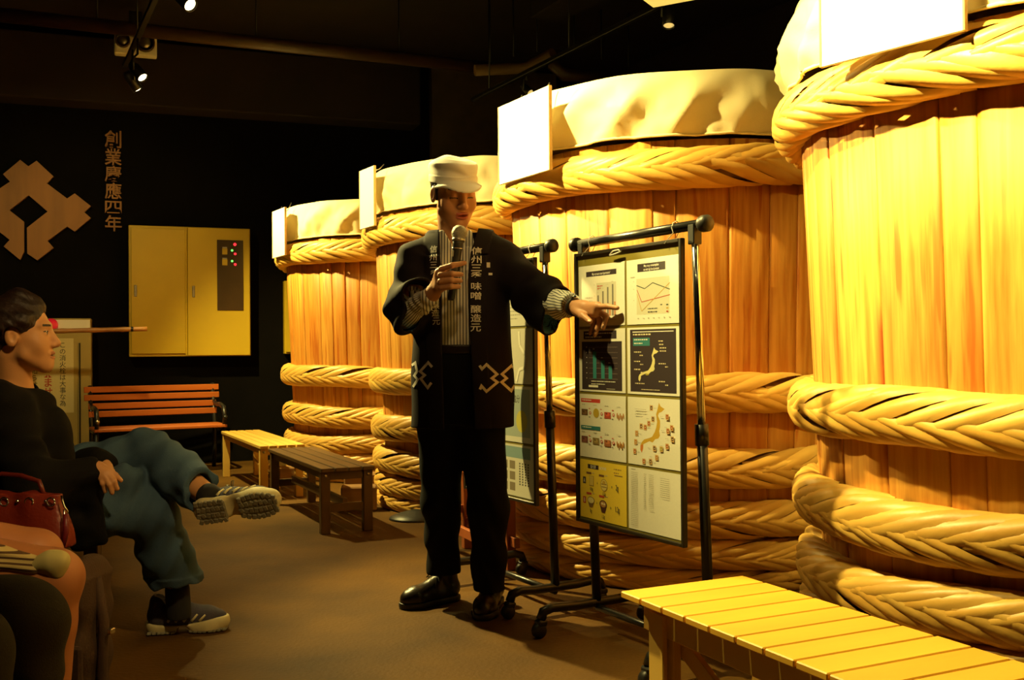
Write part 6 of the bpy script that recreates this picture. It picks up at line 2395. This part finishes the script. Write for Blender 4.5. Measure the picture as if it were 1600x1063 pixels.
# socks
Fk = Field(axis((-1.30, -0.88, 0.004)), axis((3.28, 3.74, 0.004)), axis((0.06, 0.60, 0.004)))
ftL = nrm((0.985, 0.03, 0.12))
upL = nrm((-0.08, 0.88, 0.47))
Fk.rc(ankR + np.array([0, 0, -0.015]), ankR + np.array([0.006, 0, -0.10]), 0.042, 0.042, 0.01)
put('sock', Fk.mesh('sock', M_sock), wom)
Fk2 = Fk.like()
hlL = A3(305, 806, 3.335)
Fk2.rc(ankL + tL_ * 0.012, hlL + ftL * 0.05 + upL * 0.075, 0.040, 0.038, 0.01)
put('sock', Fk2.mesh('sock', M_sock), wom)
hlR = at_z(232, 990, 0.0)
trail_shoe(wom, (hlR.x, hlR.y, 0.0), (0.985, 0.17, 0), (0, 0, 1), 0.272, 'slate running shoe flat on the floor')
trail_shoe(wom, hlL, ftL, upL, 0.268, 'slate running shoe with its grey tread turned outwards')

# red leather handbag with studs
bag = thing('handbag', 'red leather handbag with silver studs beside the woman in jeans', 'handbag', (-1.405, 2.945, 0.4435), R(-6))
Fb = Field(axis((-0.26, 0.20, 0.005)), axis((-0.09, 0.09, 0.005)), axis((-0.005, 0.20, 0.005)))
Fb.eseg((-0.04, 0, 0.0), (-0.04, 0, 0.155), (1, 0, 0), (0.185, 0.062), (0.175, 0.026), 0.0, e=3.5)
x, y, z = Fb.grid()
Fb.F += (0.004 * np.sin(30 * x + 22 * z + 2 * np.sin(18 * x)) * np.clip(z * 8, 0, 1)).astype(np.float32)
me = Fb.mesh('bag_body', mat('red_leather', (0.22, 0.022, 0.008), 0.38, var=0.3, scale=8, bump=0.15, bscale=120))
ob('bag_body', me, None, bag)
for k, x_ in enumerate((-0.19, -0.13, -0.10, -0.04, 0.0, 0.035, 0.085, 0.10)):
    r_ = (0.006, 0.009)[k % 2]
    if k % 2:
        bm = bmesh.new()
        n = 14
        tube(bm, [(x_ + 0.012 * math.cos(2 * PI * i / n), -0.033, 0.132 + 0.012 * math.sin(2 * PI * i / n)) for i in range(n + 1)], 0.0028, 6)
        ob('ring', bm, M_chrome, bag)
    else:
        ob('stud', lathem([(0, 0.006), (r_ * 0.7, 0.004), (r_, 0), (0, 0)], 12, Matrix.Translation((x_, -0.033, 0.134)) @ Matrix.Rotation(PI / 2, 4, 'X')), M_chrome, bag)
cl_ = ob('clasp', tubem([(0.130, -0.03, 0.150), (0.137, -0.036, 0.135), (0.142, -0.036, 0.120), (0.152, -0.036, 0.108), (0.150, -0.036, 0.096), (0.141, -0.036, 0.098), (0.142, -0.036, 0.112)], 0.0030, 6), M_chrome, bag)
ob('strap', tubem([(0.147, -0.037, 0.100), (0.150, -0.042, 0.05), (0.140, -0.044, 0.004)], [0.008, 0.009, 0.007], 8), mat('strap_leather', (0.16, 0.012, 0.018), 0.4, var=0.2), bag)
hb = bmesh.new()
tube(hb, [(-0.15, 0.0, 0.15), (-0.14, 0.01, 0.19), (-0.08, 0.02, 0.205), (-0.02, 0.02, 0.20), (0.04, 0.01, 0.185), (0.06, 0.0, 0.15)], 0.007, 8)
ob('handle', hb, mat('handle_leather', (0.15, 0.015, 0.006), 0.4, var=0.2), bag)


def seated(name_lab, loc, kR, kL, hR, hL, aR, aL, cloth_top, leg_bare, trouser, skin, grow=1.0):
    """a seated figure mostly outside the frame: continuous body, top, and shorts or trousers"""
    pr = thing('person', name_lab, 'person', loc)
    kR, kL, hR, hL, aR, aL = [np.array(q, float) for q in (kR, kL, hR, hL, aR, aL)]
    f = nrm(((kR + kL) / 2 - (hR + hL) / 2) * np.array([1, 1, 0]))
    sd = np.array([f[1], -f[0], 0])                         # person's right
    hc = (hR + hL) / 2
    ch = hc - f * 0.06 + np.array([0, 0, 0.36])
    hd = Head(ch + np.array([0, 0, 0.30]) + f * 0.03, f[:2], R(4), 0, 1.0)
    sR, sL = ch + sd * 0.17 + np.array([0, 0, 0.07]), ch - sd * 0.17 + np.array([0, 0, 0.07])
    eR, eL = hc + sd * 0.26 - f * 0.12 + np.array([0, 0, 0.17]), hc - sd * 0.26 - f * 0.12 + np.array([0, 0, 0.17])
    wR, wL = hc + sd * 0.15 + f * 0.06 + np.array([0, 0, 0.125]), hc - sd * 0.15 + f * 0.06 + np.array([0, 0, 0.125])
    allp = np.array([kR, kL, hR, hL, aR, aL, hd.o, sR, sL, eR, eL])
    lo, hi_ = allp.min(0) - 0.17, allp.max(0) + 0.17
    F = Field(axis((lo[0], hi_[0], 0.005)), axis((lo[1], hi_[1], 0.005)), axis((-0.01, hi_[2], 0.005)))
    hd.carve(F)
    F.rc(hd.w(0, -0.03, -0.06), ch + np.array([0, 0, 0.09]), 0.05, 0.058, 0.03)
    F.rc(ch, hc + np.array([0, 0, 0.06]), 0.12, 0.12, 0.04)
    for s_, e, w_ in ((sR, eR, wR), (sL, eL, wL)):
        F.rc(ch + np.array([0, 0, 0.06]), s_, 0.06, 0.05, 0.03)
        F.chain([s_, e, w_], [0.045, 0.038, 0.026], 0.02)
        hand_down(F, w_, [w_ + f * 0.05, w_ + f * 0.08 + sd * 0.02, w_ + f * 0.08 - sd * 0.02],
                  [([w_ + f * 0.08 + sd * q, w_ + f * 0.12 + sd * q * 1.1 + np.array([0, 0, 0.004]), w_ + f * 0.145 + sd * q * 1.1 - np.array([0, 0, 0.012])], 0.0095) for q in (-0.03, -0.01, 0.01, 0.03)],
                  [w_ + f * 0.02 + sd * 0.02, w_ + f * 0.05 + sd * 0.05, w_ + f * 0.08 + sd * 0.055])
    for h_, k_, a_ in ((hR, kR, aR), (hL, kL, aL)):
        F.chain([h_, h_ + (k_ - h_) * 0.5, k_], [0.086 * grow, 0.080 * grow, 0.066 * grow], 0.02)
        F.chain([k_, k_ + (a_ - k_) * 0.3 - f * 0.012, a_], [0.062 * grow, 0.060 * grow, 0.036], 0.02)
        F.chain([a_, a_ + f * 0.13 + np.array([0, 0, -0.05])], [0.036, 0.028], 0.03)
        F.rc(a_, a_ - f * 0.03 + np.array([0, 0, -0.05]), 0.034, 0.03, 0.02)
    F.cut((0, 0, 0.004), (0, 0, -1))
    bd = put('body', F.mesh('body', [skin, M_lip, M_hair], lambda P: hd.pick(P, np.zeros(len(P), np.int32))), pr)
    H_ = F.like()
    H_.ell(hd.w(0, -0.018, 0.04), (0.084, 0.102, 0.092), 0.0, hd.B)
    H_.cut(hd.w(0, 0.05, 0.05), hd.B[1] - hd.B[2] * 0.6)
    H_.cut(hd.w(0, 0, -0.05), -hd.B[2])
    put('hair', H_.mesh('hair', M_hair), pr)
    T = F.like()
    T.rc(ch, hc + np.array([0, 0, 0.03]), 0.145, 0.150, 0.04)
    for s_, e in ((sR, eR), (sL, eL)):
        T.rc(ch + np.array([0, 0, 0.05]), s_, 0.075, 0.065, 0.04)
        T.rc(s_, s_ + (e - s_) * 0.8, 0.064, 0.058, 0.03)
    x, y, z = T.grid()
    T.F += (0.004 * np.sin(40 * z + 20 * x)).astype(np.float32)
    T.rc(ch + np.array([0, 0, 0.13]), ch + np.array([0, 0, 0.3]), 0.065, 0.09, 0.0, 's')
    put('shirt', T.mesh('shirt', cloth_top), pr)
    J = F.like()
    J.rc(hR, hL, 0.100, 0.100, 0.03)
    for h_, k_, a_ in ((hR, kR, aR), (hL, kL, aL)):
        if leg_bare:
            J.chain([h_, h_ + (k_ - h_) * leg_bare], [0.098, 0.096 * grow], 0.03)
        else:
            J.chain([h_, k_], [0.098 * grow, 0.080 * grow], 0.03)
            J.chain([k_, a_], [0.080 * grow, 0.070], 0.03)
    x, y, z = J.grid()
    J.F += (0.004 * np.sin(44 * x + 36 * z + 2 * np.sin(20 * z))).astype(np.float32)
    put('shorts' if leg_bare else 'trousers', J.mesh('legwear', trouser), pr)
    for a_ in (aR, aL):
        h0 = a_ - f * 0.055
        G = Field(axis((a_[0] - 0.3, a_[0] + 0.3, 0.005)), axis((a_[1] - 0.3, a_[1] + 0.3, 0.005)), axis((-0.01, 0.15, 0.005)))
        p = lambda u, c: np.array([h0[0], h0[1], 0]) + f * u * 0.27 + np.array([0, 0, c])
        G.chain([p(0.13, 0.05), p(0.45, 0.048), p(0.86, 0.036)], [0.041, 0.042, 0.040], 0.02)
        G.rc(p(0.18, 0.07), p(0.2, 0.10), 0.042, 0.044, 0.02)
        G.cut((0, 0, 0.002), (0, 0, -1))
        put('shoe', G.mesh('shoe', M_leather), pr)
    return pr


seated('person in dark shorts with bare knees, mostly outside the photo at lower left', (-1.55, 2.50, 0),
       (-1.105, 2.46, 0.458), (-1.265, 2.71, 0.462), (-1.56, 2.40, 0.53), (-1.66, 2.62, 0.53), (-1.115, 2.47, 0.085), (-1.275, 2.74, 0.085),
       M_jacket, 0.48, mat('black_shorts', (0.010, 0.009, 0.009), 0.85, var=0.3), mat('bare_leg_skin', (0.50, 0.20, 0.075), 0.5, var=0.10, scale=12), 1.06)
seated('person in dark grey trousers at the bottom left corner, only the knees in the photo', (-1.40, 1.98, 0),
       (-1.00, 1.86, 0.452), (-0.985, 2.06, 0.455), (-1.42, 1.80, 0.53), (-1.44, 2.02, 0.53), (-1.0, 1.87, 0.085), (-1.02, 2.07, 0.085),
       M_jacket, 0.0, M_denim_dark, M_skin, 1.05)

# striped cloth lying on the bare thigh
tw_ = thing('striped_cloth', 'folded brown and cream striped cloth with a plain end on the bare thigh', 'cloth', A3(30, 880, 2.40))
Fx = Field(axis((-0.22, 0.14, 0.003)), axis((-0.09, 0.09, 0.003)), axis((-0.06, 0.06, 0.003)))
Fx.chain([(-0.20, 0, 0.012), (-0.05, 0, 0.006), (0.035, 0.0, -0.004)], [0.036, 0.028, 0.022], 0.02)
x, y, z = Fx.grid()
Fx.F += (0.003 * np.sin(200 * z + 12 * x)).astype(np.float32)


def stripe2():
    m, t, b = nt('striped_knit')
    tc = N(t, 'ShaderNodeTexCoord')
    sx = N(t, 'ShaderNodeSeparateXYZ')
    t.links.new(tc.outputs['Object'], sx.inputs[0])
    m1 = N(t, 'ShaderNodeMath', operation='MULTIPLY')
    m1.inputs[1].default_value = 85
    t.links.new(sx.outputs[2], m1.inputs[0])
    m2 = N(t, 'ShaderNodeMath', operation='FRACT')
    t.links.new(m1.outputs[0], m2.inputs[0])
    m3 = N(t, 'ShaderNodeMath', operation='LESS_THAN')
    m3.inputs[1].default_value = 0.40
    t.links.new(m2.outputs[0], m3.inputs[0])
    mx = N(t, 'ShaderNodeMixRGB')
    mx.inputs[1].default_value = (0.62, 0.50, 0.20, 1)
    mx.inputs[2].default_value = (0.10, 0.05, 0.02, 1)
    t.links.new(m3.outputs[0], mx.inputs[0])
    t.links.new(mx.outputs[0], b.inputs['Base Color'])
    b.inputs['Roughness'].default_value = 0.9
    return m


ob('striped_end', Fx.mesh('striped_end', stripe2()), None, tw_)
Fx2 = Fx.like()
Fx2.chain([(0.025, 0, -0.008), (0.070, 0.0, 0.010)], [0.017, 0.022], 0.02)
Fx2.chain([(0.070, 0, 0.010), (0.092, 0.0, 0.016), (0.090, 0, -0.016)], [0.020, 0.013, 0.012], 0.03)
ob('plain_end', Fx2.mesh('plain_end', mat('pale_knit', (0.62, 0.55, 0.22), 0.9, var=0.1)), None, tw_)
tw_.rotation_euler = (0, R(8), R(6))

# rucksack standing between the feet
rk = thing('rucksack', 'brown canvas rucksack standing on the floor right of the bare knee', 'rucksack', (-1.115, 2.67, 0), R(-8))
M_canvas = mat('brown_canvas', (0.075, 0.040, 0.018), 0.85, var=0.35, scale=8, bump=0.2, bscale=200)
Fr = Field(axis((-0.10, 0.10, 0.005)), axis((-0.12, 0.12, 0.005)), axis((-0.005, 0.52, 0.005)))
Fr.eseg((0, 0, 0.0), (0.01, 0, 0.42), (1, 0, 0), (0.042, 0.085), (0.036, 0.075), 0.0, e=3.0)
Fr.ell((0.01, 0, 0.42), (0.036, 0.075, 0.05), 0.03)
x, y, z = Fr.grid()
Fr.F += (0.004 * np.sin(50 * z + 10 * y)).astype(np.float32)
ob('bag_body', Fr.mesh('bag_body', M_canvas), None, rk)
ob('shoulder_strap', tubem([(0.045, -0.02, 0.42), (0.062, -0.02, 0.30), (0.056, -0.02, 0.16), (0.045, -0.02, 0.05)], [0.010, 0.014, 0.013, 0.009], 8), M_canvas, rk)
ob('strap_end', tubem([(0.06, -0.03, 0.13), (0.09, -0.03, 0.115), (0.115, -0.035, 0.135)], [0.006, 0.009, 0.005], 6), M_black, rk)
ob('buckle', bxm((0.088, -0.03, 0.285), (0.012, 0.022, 0.014), 0.002), M_chrome, rk)
ob('pocket', bxm((0.0, -0.088, 0.16), (0.085, 0.02, 0.20), 0.006), M_canvas, rk)
